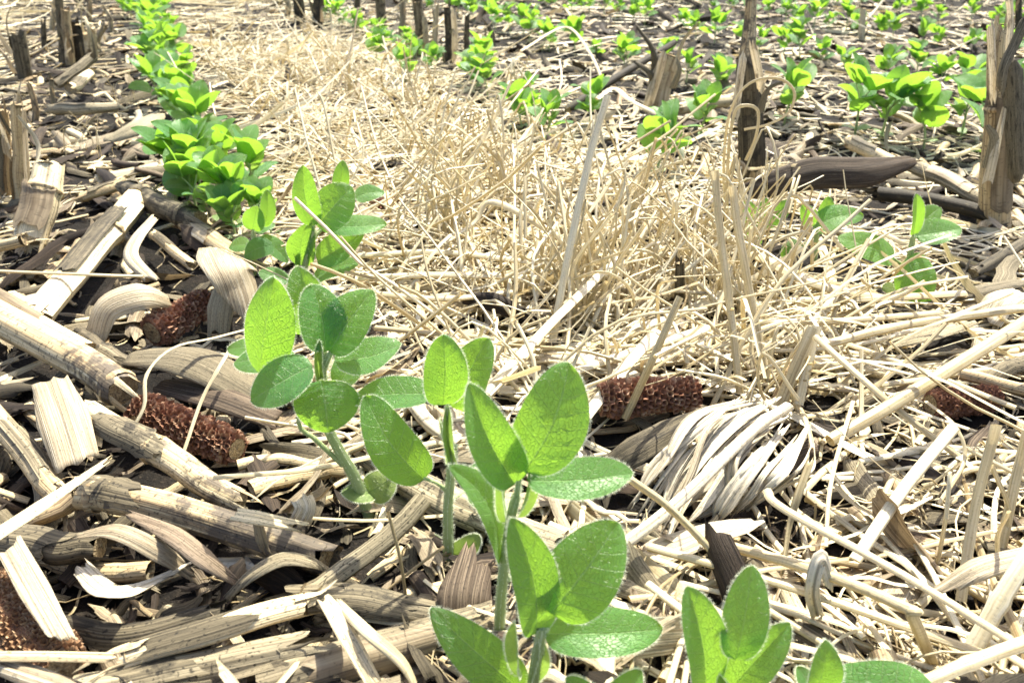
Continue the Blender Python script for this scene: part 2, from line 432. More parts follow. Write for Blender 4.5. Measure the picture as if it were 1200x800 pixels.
def blade(B, T, W, N, fold=.25, bend=.06, ns=14, nt=10, quilt=.034, hair=0, heart=0., wave=.035):
    """one leaf blade from its base to its tip; returns (blade shape, hair shape or None)"""
    B = np.asarray(B, float); T = np.asarray(T, float)
    y = T - B; L = np.linalg.norm(y); y = y / L
    N = np.asarray(N, float); n = unit(N - y * np.dot(N, y)); x = np.cross(y, n)
    s = np.linspace(0, 1, ns + 1); s = .45 * s + .55 * (.5 - .5 * np.cos(math.pi * s)); t = np.linspace(-1, 1, nt + 1)
    pn = rng.uniform(.72, .84); prof = np.power(np.clip(1 - np.abs(2 * np.power(s, pn) - 1) ** 2.1, 0, 1), .5 + .15 * s * rng.uniform(.2, 1.3))
    prof[0] = .05; prof[-1] = .04
    w = W * .5 * prof
    S, Tt = np.meshgrid(s, t, indexing='ij')
    Wd = w[:, None]
    fa = fold * (1 + .25 * np.sin(S * 3 + rng.random() * 6))
    X = Wd * Tt * np.cos(fa)
    Z = Wd * np.abs(Tt) * np.sin(fa) + bend * L * 4 * S * (1 - S) - .35 * abs(bend) * L * S ** 3
    ph = S * 7.2 - np.abs(Tt) * 1.15
    q = np.abs(np.sin(math.pi * (ph + .5))) ** .8
    Z = Z + quilt * W * q * (1 - np.abs(Tt) ** 4) * np.sin(math.pi * np.clip(S, .02, .98)) ** .5
    r0 = rng.random() * 6
    Z = Z + wave * W * np.sin(S * 7 + r0 + 2 * np.sign(Tt)) * Tt ** 2
    # the back edge of the side halves sags a little towards the base on broad blades
    Y = S * L - heart * W * .25 * (1 - S) ** 3 * np.abs(Tt)
    side_curve = rng.normal(0, .05) * L
    V = B + X[..., None] * x + (Y)[..., None] * y + Z[..., None] * n + (side_curve * np.sin(math.pi * S) ** 1)[..., None] * x
    rn = rng.random()
    ST = np.stack([Tt, S, np.full_like(S, rn)], -1)
    TN = np.stack([np.ones_like(S), np.zeros_like(S), np.zeros_like(S)], -1)
    i = np.arange(ns)[:, None] * (nt + 1) + np.arange(nt)[None]
    F = np.stack([i, i + 1, i + nt + 2, i + nt + 1], -1).reshape(-1, 4)
    hp = None
    if hair:
        edge = np.concatenate([V[:, 0], V[::-1, -1]])
        outd = np.concatenate([V[:, 0] - V[:, 1], V[::-1, -1] - V[::-1, -2]])
        k = hair
        f = rng.random(k) * (len(edge) - 1); j = f.astype(int); f = (f - j)[:, None]
        b = edge[j] * (1 - f) + edge[j + 1] * f
        d = outd[j] / (np.linalg.norm(outd[j], axis=1, keepdims=True) + 1e-9) + rng.normal(0, .45, (k, 3)) + .3 * y
        h1 = hairs(b, d, .0011, .000045)
        k2 = hair // 8
        a = rng.integers(1, ns, k2); c = rng.integers(1, nt, k2)
        h2 = hairs(V[a, c] + rng.normal(0, .0004, (k2, 3)), n * rng.choice([-1, 1], (k2, 1)) + rng.normal(0, .5, (k2, 3)) + y * .4, .0007, .000012)
        hp = join([h1, h2])
    return (V.reshape(-1, 3), F, ST.reshape(-1, 3), TN.reshape(-1, 3)), hp

def blade_obj(name, shape, parent, mat='leaf'):
    main, hp = shape
    parts = [main] + ([hp] if hp is not None else [])
    o = mobj(name, parts, [M[mat], M['hair']], parent)
    if hp is not None:
        fm = np.zeros(len(main[1]) + len(hp[1]), np.int32); fm[len(main[1]):] = 1
        o.data.polygons.foreach_set('material_index', fm)
    return o
def stem_obj(name, path, r, parent, hair=0, mat='stem'):
    p = spline(path, max(6, 4 * len(path)))
    rr = np.linspace(r, r * .72, len(p))
    t = tube(p, rr, 8, tint=.5, wob=.03)
    parts = [t]
    nh = 0
    if hair:
        hair = hair * 3
        j = rng.integers(0, len(t[0]), hair)
        c = p[np.minimum(j // 9, len(p) - 1)]
        d = t[0][j] - c + rng.normal(0, .3 * r, (hair, 3)) - np.array([0, 0, .2 * r])
        f = rng.random((hair, 1)); j2 = np.minimum(j + 9, len(t[0]) - 1)
        b = t[0][j] * (1 - f) + t[0][j2] * f
        h = hairs(b, d, .0012, .00005); parts.append(h); nh = len(h[1])
    o = mobj(name, parts, [M[mat], M['hair']], parent)
    if nh:
        fm = np.zeros(len(t[1]) + nh, np.int32); fm[len(t[1]):] = 1
        o.data.polygons.foreach_set('material_index', fm)
    return o

def hand_plant(base, stem, r, label, tri=(), uni=(), cot=(), bud=(), hair=420, group='soybean seedlings in the near row'):
    """a plant measured leaf by leaf; every point is (u, v[, offset in depth from the stem])"""
    b = P(*base, 0); b[2] = ground_z(b[0], b[1]) - .004
    y0 = b[1]
    pt = lambda c: Q(c[0], c[1], y0 + (c[2] if len(c) > 2 else 0))
    e = empty('soybean_plant', b)
    tagit(e, label, 'plant', group)
    sp = [b] + [pt(c) for c in stem]
    stem_obj('stem', sp, px(r, sp[1]), e, hair)
    def lf(name, spec, par, mat='leaf'):
        bs, tp, w, N, fold, bend = spec[:6]
        B, T = pt(bs), pt(tp)
        k = hair and int(hair * 2.2)
        return blade_obj(name, blade(B, T, px(w, B), N, fold, bend, ns=22 if hair else 12, nt=14 if hair else 8, hair=k), par, mat)
    for pet, leaflets in tri:
        pp = [pt(c) for c in pet]
        t = stem_obj('trifoliate_leaf', pp, px(r * .55, pp[0]), e, hair // 3)
        for l in leaflets: lf('leaflet', l, t)
    for pet, l in uni:
        o = lf('leaf', l, e)
        if pet:
            pp = [pt(c) for c in pet]
            stem_obj('petiole', pp, px(r * .42, pp[0]), o, hair // 5)
    for l in cot: lf('cotyledon', l, e, 'cotyledon')
    for l in bud: lf('bud_leaf', l, e, 'young_leaf')
    return e

hand_plant((585, 762), [(588, 690), (598, 612), (605, 580)], 7, 'soybean seedling at centre with broad quilted leaf above its long sideways leaf',
  tri=[([(604, 592), (608, 562)],
        [((603, 566), (549, 449, .004), 62, (.30, -.8, .5), .38, .03), ((614, 552), (667, 425, .012), 82, (-.1, -.78, .6), .10, .05), ((618, 563), (742, 553, .004), 56, (.0, -.42, .9), .22, .05)])],
  uni=[([(597, 680), (590, 668), (585, 655)], ((585, 656), (527, 546, -.010), 46, (.72, -.42, .45), .25, .05)),
       ([(600, 630), (592, 585, .02)], ((592, 582, .02), (548, 560, .035), 50, (-.2, -.8, .5), .2, .05))],
  bud=[((593, 612), (588, 543), 22, (-.6, -.7, .1), 1.0, .02), ((606, 606), (620, 535, .004), 30, (.55, -.75, .2), 1.0, .02)])
hand_plant((622, 842), [(626, 790), (633, 748), (635, 735)], 7.5, 'foremost soybean seedling, its bright leaf blade standing over the frame bottom edge',
  tri=[([(634, 765), (634, 735)],
        [((628, 742), (601, 608, .004), 60, (.38, -.8, .45), .32, .04), ((645, 718), (724, 612, .012), 88, (-.1, -.75, .62), .12, .05), ((638, 742), (777, 736, .004), 62, (.0, -.45, .88), .25, .06)])],
  uni=[([(626, 815), (612, 806)], ((612, 808), (505, 714, .010), 58, (-.45, -.45, .8), .12, .09))],
  bud=[((612, 790), (604, 728), 26, (-.6, -.7, .1), .9, .03), ((622, 800), (630, 742), 26, (.5, -.75, .2), .9, .03)])
hand_plant((526, 658), [(525, 600), (528, 560), (531, 522)], 6.5, 'soybean seedling with hairy straight stem and folded bud, left of the central one',
  tri=[([(530, 530), (524, 476)],
        [((519, 474), (519, 392, .004), 52, (.18, -.85, .5), .25, .03), ((532, 478, .012), (572, 396, .02), 54, (-.1, -.75, .62), .12, .05), ((506, 462, .01), (412, 466, .02), 46, (0, -.5, .85), .2, .05)])],
  uni=[([(527, 578), (512, 566), (496, 560)], ((497, 561), (428, 464, .004), 58, (.35, -.72, .6), .12, .05)),
       ([(528, 585), (545, 575, .015)], ((545, 574, .015), (588, 545, .03), 44, (0, -.8, .5), .2, .04))],
  cot=[((520, 652, .004), (484, 634, .012), 30, (0, -.6, .8), .0, .03), ((530, 650), (562, 628), 26, (.2, -.8, .5), .1, .05)],
  bud=[((533, 548), (524, 474), 26, (.2, -.9, .2), .95, .02), ((528, 545, .004), (516, 490, .004), 16, (-.5, -.8, .2), .9, .02)])
hand_plant((434, 604), [(416, 560), (396, 525), (378, 485), (378, 440)], 7.5, 'leaning soybean seedling with heart of leaves on top, left of the hairy stemmed one',
  tri=[([(378, 450), (381, 413)],
        [((304, 438, -.004), (321, 325), 66, (-.1, -.92, .3), -.55, .02), ((352, 392, .02), (349, 312, .03), 50, (.1, -.8, .5), .2, .05),
         ((381, 412), (366, 333, .012), 56, (.35, -.8, .45), .25, .03)]),
       ([(380, 430), (388, 412)],
        [((386, 413), (437, 340, .012), 62, (-.3, -.78, .5), .2, .03), ((392, 421), (470, 402, .006), 50, (0, -.42, .9), .2, .05), ((398, 452, .015), (418, 405, .03), 36, (0, -.8, .5), .2, .05)])],
  uni=[([(402, 545), (370, 515), (350, 495), (360, 440)], ((366, 428, -.01), (293, 469, -.018), 58, (-.25, -.62, .72), .1, .07)),
       ([(388, 508), (380, 480), (376, 446, -.01)], ((376, 446, -.012), (384, 507, -.022), 78, (.05, -.8, .55), -.22, .07)),
       ([(376, 480), (345, 425, .015)], ((345, 424, .015), (274, 424, .02), 40, (0, -.45, .9), .1, .04)),
       ([(376, 470), (332, 408, .025)], ((332, 408, .025), (266, 409, .03), 30, (0, -.5, .8), .1, .04))],
  cot=[((430, 578), (463, 557, .004), 38, (-.1, -.8, .6), .0, .06), ((440, 580), (400, 577, -.004), 26, (0, -.35, .9), .05, .05)],
  bud=[((376, 448), (374, 398), 20, (.3, -.9, .2), .9, .02)])
hand_plant((352, 352), [(356, 318), (368, 270)], 4.5, 'soybean seedling with bright heart leaf behind the leaning seedling, beside straw', hair=130,
  tri=[([(366, 285), (368, 264)],
        [((367, 264), (355, 194), 32, (.25, -.8, .4), .3, .03), ((372, 265), (413, 219, .008), 54, (-.25, -.8, .5), .15, .04), ((388, 266), (453, 262, .004), 34, (0, -.45, .85), .2, .05)]),
       ([(358, 315), (356, 308)],
        [((355, 311), (362, 260), 34, (.3, -.8, .3), .35, .03), ((372, 306), (427, 273), 40, (-.2, -.7, .6), .25, .04), ((368, 329, -.008), (421, 308, -.01), 32, (0, -.4, .9), .15, .05)])],
  uni=[([(366, 280), (416, 232, .02)], ((416, 232, .02), (451, 225, .03), 22, (0, -.7, .7), .15, .04)), ([(366, 285), (398, 228, .03)], ((398, 228, .03), (402, 188, .035), 20, (.3, -.8, .3), .2, .04)),
       ([(350, 335), (340, 330)], ((338, 330), (303, 318), 24, (0, -.4, .9), .15, .05))],
  bud=[((347, 318), (348, 288), 14, (.3, -.9, .2), .9, .02)])
hand_plant((296, 322), [(297, 296), (297, 272)], 3.6, 'small soybean seedling with folded yellow green leaf, beside the bright heart leafed one', hair=90,
  tri=[([(297, 278), (297, 268)], [((297, 270), (301, 241), 27, (.1, -.85, .4), .3, .03), ((308, 266), (313, 222, .006), 20, (.3, -.8, .4), .3, .03), ((300, 272), (322, 262, .01), 18, (0, -.5, .8), .2, .04)])],
  uni=[([(298, 290), (318, 288)], ((320, 288, -.006), (286, 301, -.012), 26, (0, -.75, .6), .1, .05)), ([(298, 290), (304, 278)], ((304, 278), (338, 307), 24, (.3, -.5, .8), .15, .07)), ([(297, 292), (293, 287)], ((293, 287), (268, 290), 20, (0, -.6, .8), .15, .05))])
hand_plant((852, 872), [(850, 835), (850, 805)], 7, 'soybean seedling cut by the bottom edge, its three upright leaves right of centre',
  tri=[([(850, 830), (850, 802)], [((826, 812), (806, 688, .006), 60, (.35, -.8, .45), .3, .04), ((862, 772), (881, 662, .014), 54, (-.1, -.82, .5), .28, .03), ((856, 806), (926, 730, .004), 52, (-.1, -.6, .75), .3, .05)])],
  bud=[((846, 830), (842, 790), 24, (0, -.9, .2), .9, .02)])
hand_plant((985, 880), [(975, 845), (965, 818)], 6.5, 'soybean seedling at the bottom edge showing two leaf tops before loose straw',
  tri=[([(970, 840), (965, 815)], [((944, 822), (968, 750, .006), 48, (.25, -.8, .45), .3, .04), ((972, 822), (1094, 800, .004), 92, (0, -.5, .85), .12, .07), ((960, 825, .01), (935, 780, .02), 26, (0, -.8, .5), .2, .04)])])
hand_plant((700, 882), [(705, 850), (708, 825)], 5, 'soybean seedling mostly below the bottom edge, only leaf tips showing',
  tri=[([(706, 840), (708, 822)], [((708, 822), (752, 785, .006), 34, (0, -.7, .7), .15, .05), ((700, 822), (664, 793, .006), 30, (0, -.6, .8), .15, .05), ((705, 820), (700, 800, .01), 26, (0, -.7, .7), .1, .05)])])
hand_plant((1058, 352), [(1064, 312), (1070, 278)], 4.2, 'soybean seedling with dark drooping leaf near the right standing stalk foot', hair=120, group='soybean seedlings in the second row',
  tri=[([(1068, 290), (1070, 274)], [((1070, 275), (1074, 227), 21, (.3, -.85, .4), .3, .03), ((1072, 277), (1127, 267), 36, (0, -.5, .85), .2, .05), ((1072, 268, .01), (1102, 243, .02), 26, (0, -.8, .5), .2, .03)])],
  uni=[([(1064, 315), (1047, 303)], ((1048, 303), (982, 278, .006), 36, (-.1, -.6, .75), .12, .07)), ([(1064, 318), (1062, 303)], ((1062, 303, -.008), (1092, 352, -.018), 56, (.1, -.78, .5), -.15, .05))],
  cot=[((1052, 342), (1034, 336), 16, (0, -.7, .7), 0, .04)])
hand_plant((955, 305), [(956, 285), (958, 266)], 3.6, 'soybean seedling half hidden in curly dry grass, bright oval leaf to its right', hair=80, group='soybean seedlings in the second row',
  tri=[([(957, 275), (956, 266)], [((953, 268), (1012, 252), 34, (0, -.55, .8), .15, .05), ((962, 264, .008), (971, 230, .012), 22, (.2, -.8, .4), .2, .03), ((950, 266), (940, 240), 20, (-.1, -.8, .5), .2, .03)])],
  uni=[([(956, 285), (940, 285)], ((940, 285), (915, 300), 20, (0, -.6, .8), .1, .05))])
hand_plant((888, 300), [(888, 280), (889, 264)], 3.4, 'soybean seedling peeping through dry grass tuft below the blackened stalk', hair=80, group='soybean seedlings in the second row',
  tri=[([(889, 272), (889, 264)], [((890, 264), (928, 236), 26, (-.1, -.7, .6), .2, .05), ((884, 264), (870, 234), 22, (.1, -.8, .5), .2, .04), ((890, 262, .008), (898, 232, .012), 18, (0, -.8, .5), .2, .04)])],
  uni=[([(888, 290), (886, 288)], ((886, 290), (876, 260), 22, (0, -.85, .4), .15, .04))])

# seedlings grown from one plan, measured against those above
def grown_plant(seed, H, lod):
    """parts of a seedling standing at the origin: [(name, shape, material, parent index)]"""
    st = rng.bit_generator.state
    g = np.random.default_rng(seed)
    lean = g.normal(0, .12, 2)
    top = np.array([lean[0] * H, lean[1] * H, H])
    out = []
    mid = np.array([lean[0] * H * .3, lean[1] * H * .3, H * .5])
    out.append(('stem', tube(spline([np.array([0, 0, -.006]), mid, top], 6), np.linspace(.0017, .0012, 6), 6 if lod else 4), 'stem', None))
    ns, nt = (9, 6) if lod else (5, 4)
    a0 = g.uniform(0, 6.28)
    def lf(name, o, az, el, L, W, mat, par, fold=.25, roll=0.):
        d = np.array([math.cos(az) * math.cos(el), math.sin(az) * math.cos(el), math.sin(el)])
        N = np.array([-math.cos(az) * math.sin(el), -math.sin(az) * math.sin(el), math.cos(el)])
        N = rot(N, d, roll + g.normal(0, .3))
        b, _ = blade(o, o + d * L, W, N, fold, g.uniform(.02, .1), ns, nt, .03 if lod else .0)
        out.append((name, b, mat, par))
    if lod:
        for k in (0, 1): lf('cotyledon', mid * .5, a0 + k * math.pi, .2, .016, .011, 'cotyledon', 0 if False else None, .05)
    for k in (0, 1):
        az = a0 + 1.57 + k * math.pi + g.normal(0, .25); el = g.uniform(.2, 1.0)
        d = np.array([math.cos(az), math.sin(az), .6]); o = mid * 1.25 + unit(d) * .008
        lf('leaf', o, az, el, g.uniform(.033, .042), g.uniform(.027, .034), 'leaf', None, g.uniform(0, .3))
    for tr in range(3):
        az = a0 + tr * 2.2 + g.normal(0, .4); el = g.uniform(.8, 1.25)
        d = np.array([math.cos(az) * math.cos(el), math.sin(az) * math.cos(el), math.sin(el)])
        pl = g.uniform(.012, .022) * (1 if tr < 2 else .6)
        o = top * (1 - .12 * tr) + d * pl; sz = g.uniform(.85, 1.05) if tr < 2 else g.uniform(.5, .75)
        out.append(('trifoliate_leaf', tube(spline([top * (.97 - .12 * tr), top * (1 - .12 * tr) + d * pl * .5, o], 4), np.array([.001, .0009, .0008, .0007]), 5 if lod else 3), 'stem', None))
        pi_ = len(out) - 1
        for k, (da, de) in enumerate(((0, .0), (1.35, -.25), (-1.35, -.25))):
            lf('leaflet', o, az + da + g.normal(0, .2), el * .75 + de + g.normal(0, .25) + .15, sz * g.uniform(.033, .043), sz * g.uniform(.024, .031), 'leaf' if sz > .7 else 'young_leaf', pi_, g.uniform(.1, .45))
    rng.bit_generator.state = st
    return out
def plant_proto(seed, H):
    parts = grown_plant(seed, H, True)
    e = empty('soybean_plant', (0, 0, 0)); objs = []
    for nm, sh, mt, par in parts:
        V, F, S, T = sh
        o = bpy.data.objects.new(nm, raw_mesh(nm, V, F, S, T, [M[mt]]))
        COL.objects.link(o); o.parent = e if par is None else objs[par]
        objs.append(o)
    return e
def far_mesh(seed, H):
    parts = grown_plant(seed, H, False)
    mats = ['stem', 'leaf', 'young_leaf']
    fm = np.concatenate([np.full(len(s[1]), mats.index(m) if m in mats else 1) for _, s, m, _ in parts])
    V, F, S, T = join([s for _, s, _, _ in parts])
    return raw_mesh('soybean_seedling', V, F, S, T, [M[m] for m in mats], fm)
protos = [plant_proto(100 + i, .036 + .005 * (i % 3)) for i in range(6)]
proto_used = [False] * len(protos)
far_meshes = [far_mesh(200 + i, .036 + .005 * (i % 3)) for i in range(8)]
def set_plant(xy, scale, label, group, near):
    z = float(ground_z(*xy)) - .002
    i = int(rng.integers(0, len(protos)))
    if near:
        if not proto_used[i]: o = protos[i]; proto_used[i] = True
        else: o = copy_tree(protos[i])
    else:
        o = bpy.data.objects.new('soybean_plant', far_meshes[int(rng.integers(0, len(far_meshes)))]); COL.objects.link(o)
    o.location = (float(xy[0]), float(xy[1]), z); o.rotation_euler = (0, 0, rng.uniform(0, 6.28)); o.scale = (scale,) * 3
    tagit(o, label, 'plant', group)
    return o
def inview(p, mu=60, mv=40):
    u, v = pix(np.array([p[0], p[1], .03]))
    return -mu < u < 1200 + mu and -mv < v < 800 + mv
# the near row running away to the upper left
a = .66
while a < 3.6:
    xy = from_qa(SOY0 - .008 + rng.normal(0, .016), a)
    near = a < 1.25
    lab = 'soybean seedling in the crowded clump of the near row, beyond the heart leafed seedling' if near else 'small distant soybean seedling in the near row as it runs away to the top left'
    set_plant(xy, rng.uniform(.62, 1.0), lab, 'soybean seedlings crowded along the near row' if near else 'distant soybean seedlings of the near row', near)
    a += rng.uniform(.03, .062) if near else rng.uniform(.03, .06)
for (u, v), s in (((232, 258), .9), ((262, 272), .85), ((222, 238), .9), ((278, 288), .7), ((250, 240), 1.)):
    set_plant(P(u, v)[:2], s, 'soybean seedling in the crowded clump of the near row, beyond the heart leafed seedling', 'soybean seedlings crowded along the near row', True)
# single ones of the second and third rows, where they stand
spots = [((768, 203), 1.0, 'soybean seedling in straw left of the leaning broken stub'), ((690, 150), .8, 'soybean seedling with upright narrow leaves behind the tall leaning straw'),
 ((640, 160), .85, 'soybean seedling showing through straw tips, left of the tall leaning straw'), ((612, 150), .8, 'soybean seedling deepest in straw behind the tangle'), ((820, 165), .9, 'soybean seedling between leaning stub and blackened stalk'),
 ((918, 150), 1.0, 'soybean seedling right beside the blackened standing stalk'), ((1000, 168), 1.1, 'bushy soybean seedling behind the curled dark leaf'), ((1030, 172), 1.1, 'soybean seedling right of the bushy one behind the curled dark leaf'),
 ((1082, 178), .95, 'soybean seedling between the bushy one and the yellow leafed one'), ((1150, 190), 1.25, 'yellow green leafed soybean seedling left of the large broken stalk'), ((1125, 165), 1.0, 'soybean seedling just behind the yellow green leafed one'),
 ((560, 110), .8, 'soybean seedling behind the far twin stubs'), ((480, 100), .8, 'soybean seedling in straw before the far twin stubs'), ((440, 75), .8, 'soybean seedling left of the far twin stubs')]
for (u, v), s, lab in spots:
    set_plant(P(u, v)[:2], s * .98, lab, 'soybean seedlings in the second and third rows', True)
# rows farther off
for q, a0, a1, nm in ((SOY1, .95, 3.6, 'second'), (SOY2, .98, 3.6, 'third'), (1.13, .55, 3.4, 'fourth'), (1.5, .55, 3.2, 'fifth'), (1.88, .7, 3., 'sixth'), (2.26, .9, 2.8, 'seventh'), (2.64, 1.1, 2.6, 'eighth'), (SOYL, .75, 3.4, 'left')):
    a = a0
    while a < a1:
        xy = from_qa(q + rng.normal(0, .016), a)
        if inview(xy, 40, 25):
            lab = 'soybean seedling of the row along the left edge, past the stubble' if nm == 'left' else 'distant soybean seedling in the %s row, toward the top right' % nm
            set_plant(xy, rng.uniform(.5, .9), lab, 'soybean seedlings of the %s row' % nm, False)
        a += rng.uniform(.045, .085) if q < 1.2 else rng.uniform(.034, .068)
for i, u_ in enumerate(proto_used):
    if not u_:
        for ch in list(protos[i].children_recursive): bpy.data.objects.remove(ch)
        bpy.data.objects.remove(protos[i])
# ------------------------------------------------------------------ the soil: one sheet, fine near the camera, out to the horizon
def graded(lo, hi, fine_lo, fine_hi, step):
    mid = np.arange(fine_lo, fine_hi + step, step)
    def out(start, end, sgn):
        r = []; x = start; d = step
        while sgn * (end - x) > 0: d *= 1.28; x += sgn * d; r.append(x)
        return r
    return np.array(out(fine_lo, lo, -1)[::-1] + list(mid) + out(fine_hi, hi, 1))
gx = graded(-400, 400, -1.9, 2.4, .012); gy = graded(-400, 900, -.3, 3.6, .012)
GX, GY = np.meshgrid(gx, gy, indexing='ij')
dist = np.hypot(GX, GY)
GZ = np.where(dist < 6, ground_z(GX, GY), ground_z(GX * .3, GY * .3) * .5)
gV = np.stack([GX, GY, GZ], -1).reshape(-1, 3)
nyy = len(gy)
gi = (np.arange(len(gx) - 1)[:, None] * nyy + np.arange(nyy - 1)[None])
gF = np.stack([gi, gi + nyy, gi + nyy + 1, gi + 1], -1).reshape(-1, 4)
g_ = bpy.data.objects.new('ground', raw_mesh('ground', gV, gF, mats=[M['soil']])); COL.objects.link(g_)
tagit(g_, 'dark crumbly soil under the crop residue', None, None, 'structure')

# ------------------------------------------------------------------ pile bookkeeping: how high the litter lies at each spot
CELL = .004; X0, Y0 = -2.2, -.1; NX, NY = 1150, 1150
hx, hy = np.meshgrid(X0 + np.arange(NX) * CELL, Y0 + np.arange(NY) * CELL, indexing='ij')
G0 = ground_z(hx, hy).astype(np.float32)
H = G0.copy(); PROT = np.zeros((NX, NY), bool)
def cells(p):
    i = np.clip(((p[:, 0] - X0) / CELL).astype(int), 0, NX - 1); j = np.clip(((p[:, 1] - Y0) / CELL).astype(int), 0, NY - 1)
    return i, j
def settle(xy, th, cap, sag=.25, lift=.75):
    """lay a piece (points along it) on the pile and raise the pile there"""
    i, j = cells(xy); h = H[i, j]
    n = len(xy); t = np.linspace(0, 1, n)
    zl = h[0] * (1 - t) + h[-1] * t
    z = zl + max(0., float((h - zl).max())) * lift
    z = z * (1 - sag) + np.maximum(h, z - .02) * sag
    z = np.minimum(z, G0[i, j] + cap) + th * .5
    H[i, j] = np.maximum(h, z + th * .3)
    return z
def protect(path, w):
    path = np.asarray(path); w = w * .7; n = max(4, int(np.linalg.norm(path[-1] - path[0]) / CELL * 1.5))
    p = spline(path, n); k = max(1, int(w / CELL / 2))
    i, j = cells(p)
    for di in range(-k, k + 1):
        for dj in range(-k, k + 1):
            PROT[np.clip(i + di, 0, NX - 1), np.clip(j + dj, 0, NY - 1)] = True
def top_of(p): 
    i, j = cells(np.asarray(p)[None]); return float(H[i, j][0])

def pts(spec):
    """(u, v, z) lies at level z; (u, v, 'q', d) stands in the plane of the first point, d farther"""
    out = []
    for c in spec:
        if len(c) == 4: out.append(Q(c[0], c[1], out[0][1] + c[3]))
        else: out.append(P(*c))
    return np.array(out)

# ------------------------------------------------------------------ corn stalk pieces
def r_bend(c, w): return min(px(float(np.max(w)), c[0]) * .03, np.linalg.norm(c[-1] - c[0]) * .008)
def shell(path, rad, a0, a1, na, flat, tint, stain, ragged):
    """a torn leaf sheath still clasping part of a stalk"""
    Tn, N, S = frames(path); n = len(path)
    a = np.linspace(a0, a1, na + 1)
    rr = rad[:, None] * (1 + np.abs(rng.normal(0, .02, (1, na + 1))) + .10 * np.abs(np.linspace(-1, 1, na + 1))[None] ** 6)
    V = path[:, None] + rr[..., None] * (np.cos(a)[None, :, None] * S[:, None] + flat * np.sin(a)[None, :, None] * N[:, None])
    s = np.linspace(0, 1, n)
    rag = lambda: np.interp(np.linspace(0, 1, na + 1), np.linspace(0, 1, 5), rng.normal(0, ragged, 5)) + rng.normal(0, ragged * .3, na + 1)
    V = V + ((np.exp(-s * 6)[:, None] * rag()[None] + np.exp(-(1 - s) * 6)[:, None] * rag()[None]))[..., None] * Tn[:, None]
    L = np.concatenate([[0], np.cumsum(np.linalg.norm(np.diff(path, axis=0), axis=1))])
    ST = np.stack([np.broadcast_to(a / 6.283, (n, na + 1)), np.broadcast_to((L * 100)[:, None], (n, na + 1)), np.full((n, na + 1), rng.random())], -1)
    TN = np.stack([np.full((n, na + 1), tint), np.full((n, na + 1), stain), np.full((n, na + 1), rad.mean() * 100)], -1)
    i = np.arange(n - 1)[:, None] * (na + 1) + np.arange(na)[None]
    F = np.stack([i, i + 1, i + na + 2, i + na + 1], -1).reshape(-1, 4)
    return V.reshape(-1, 3), F, ST.reshape(-1, 3), TN.reshape(-1, 3)
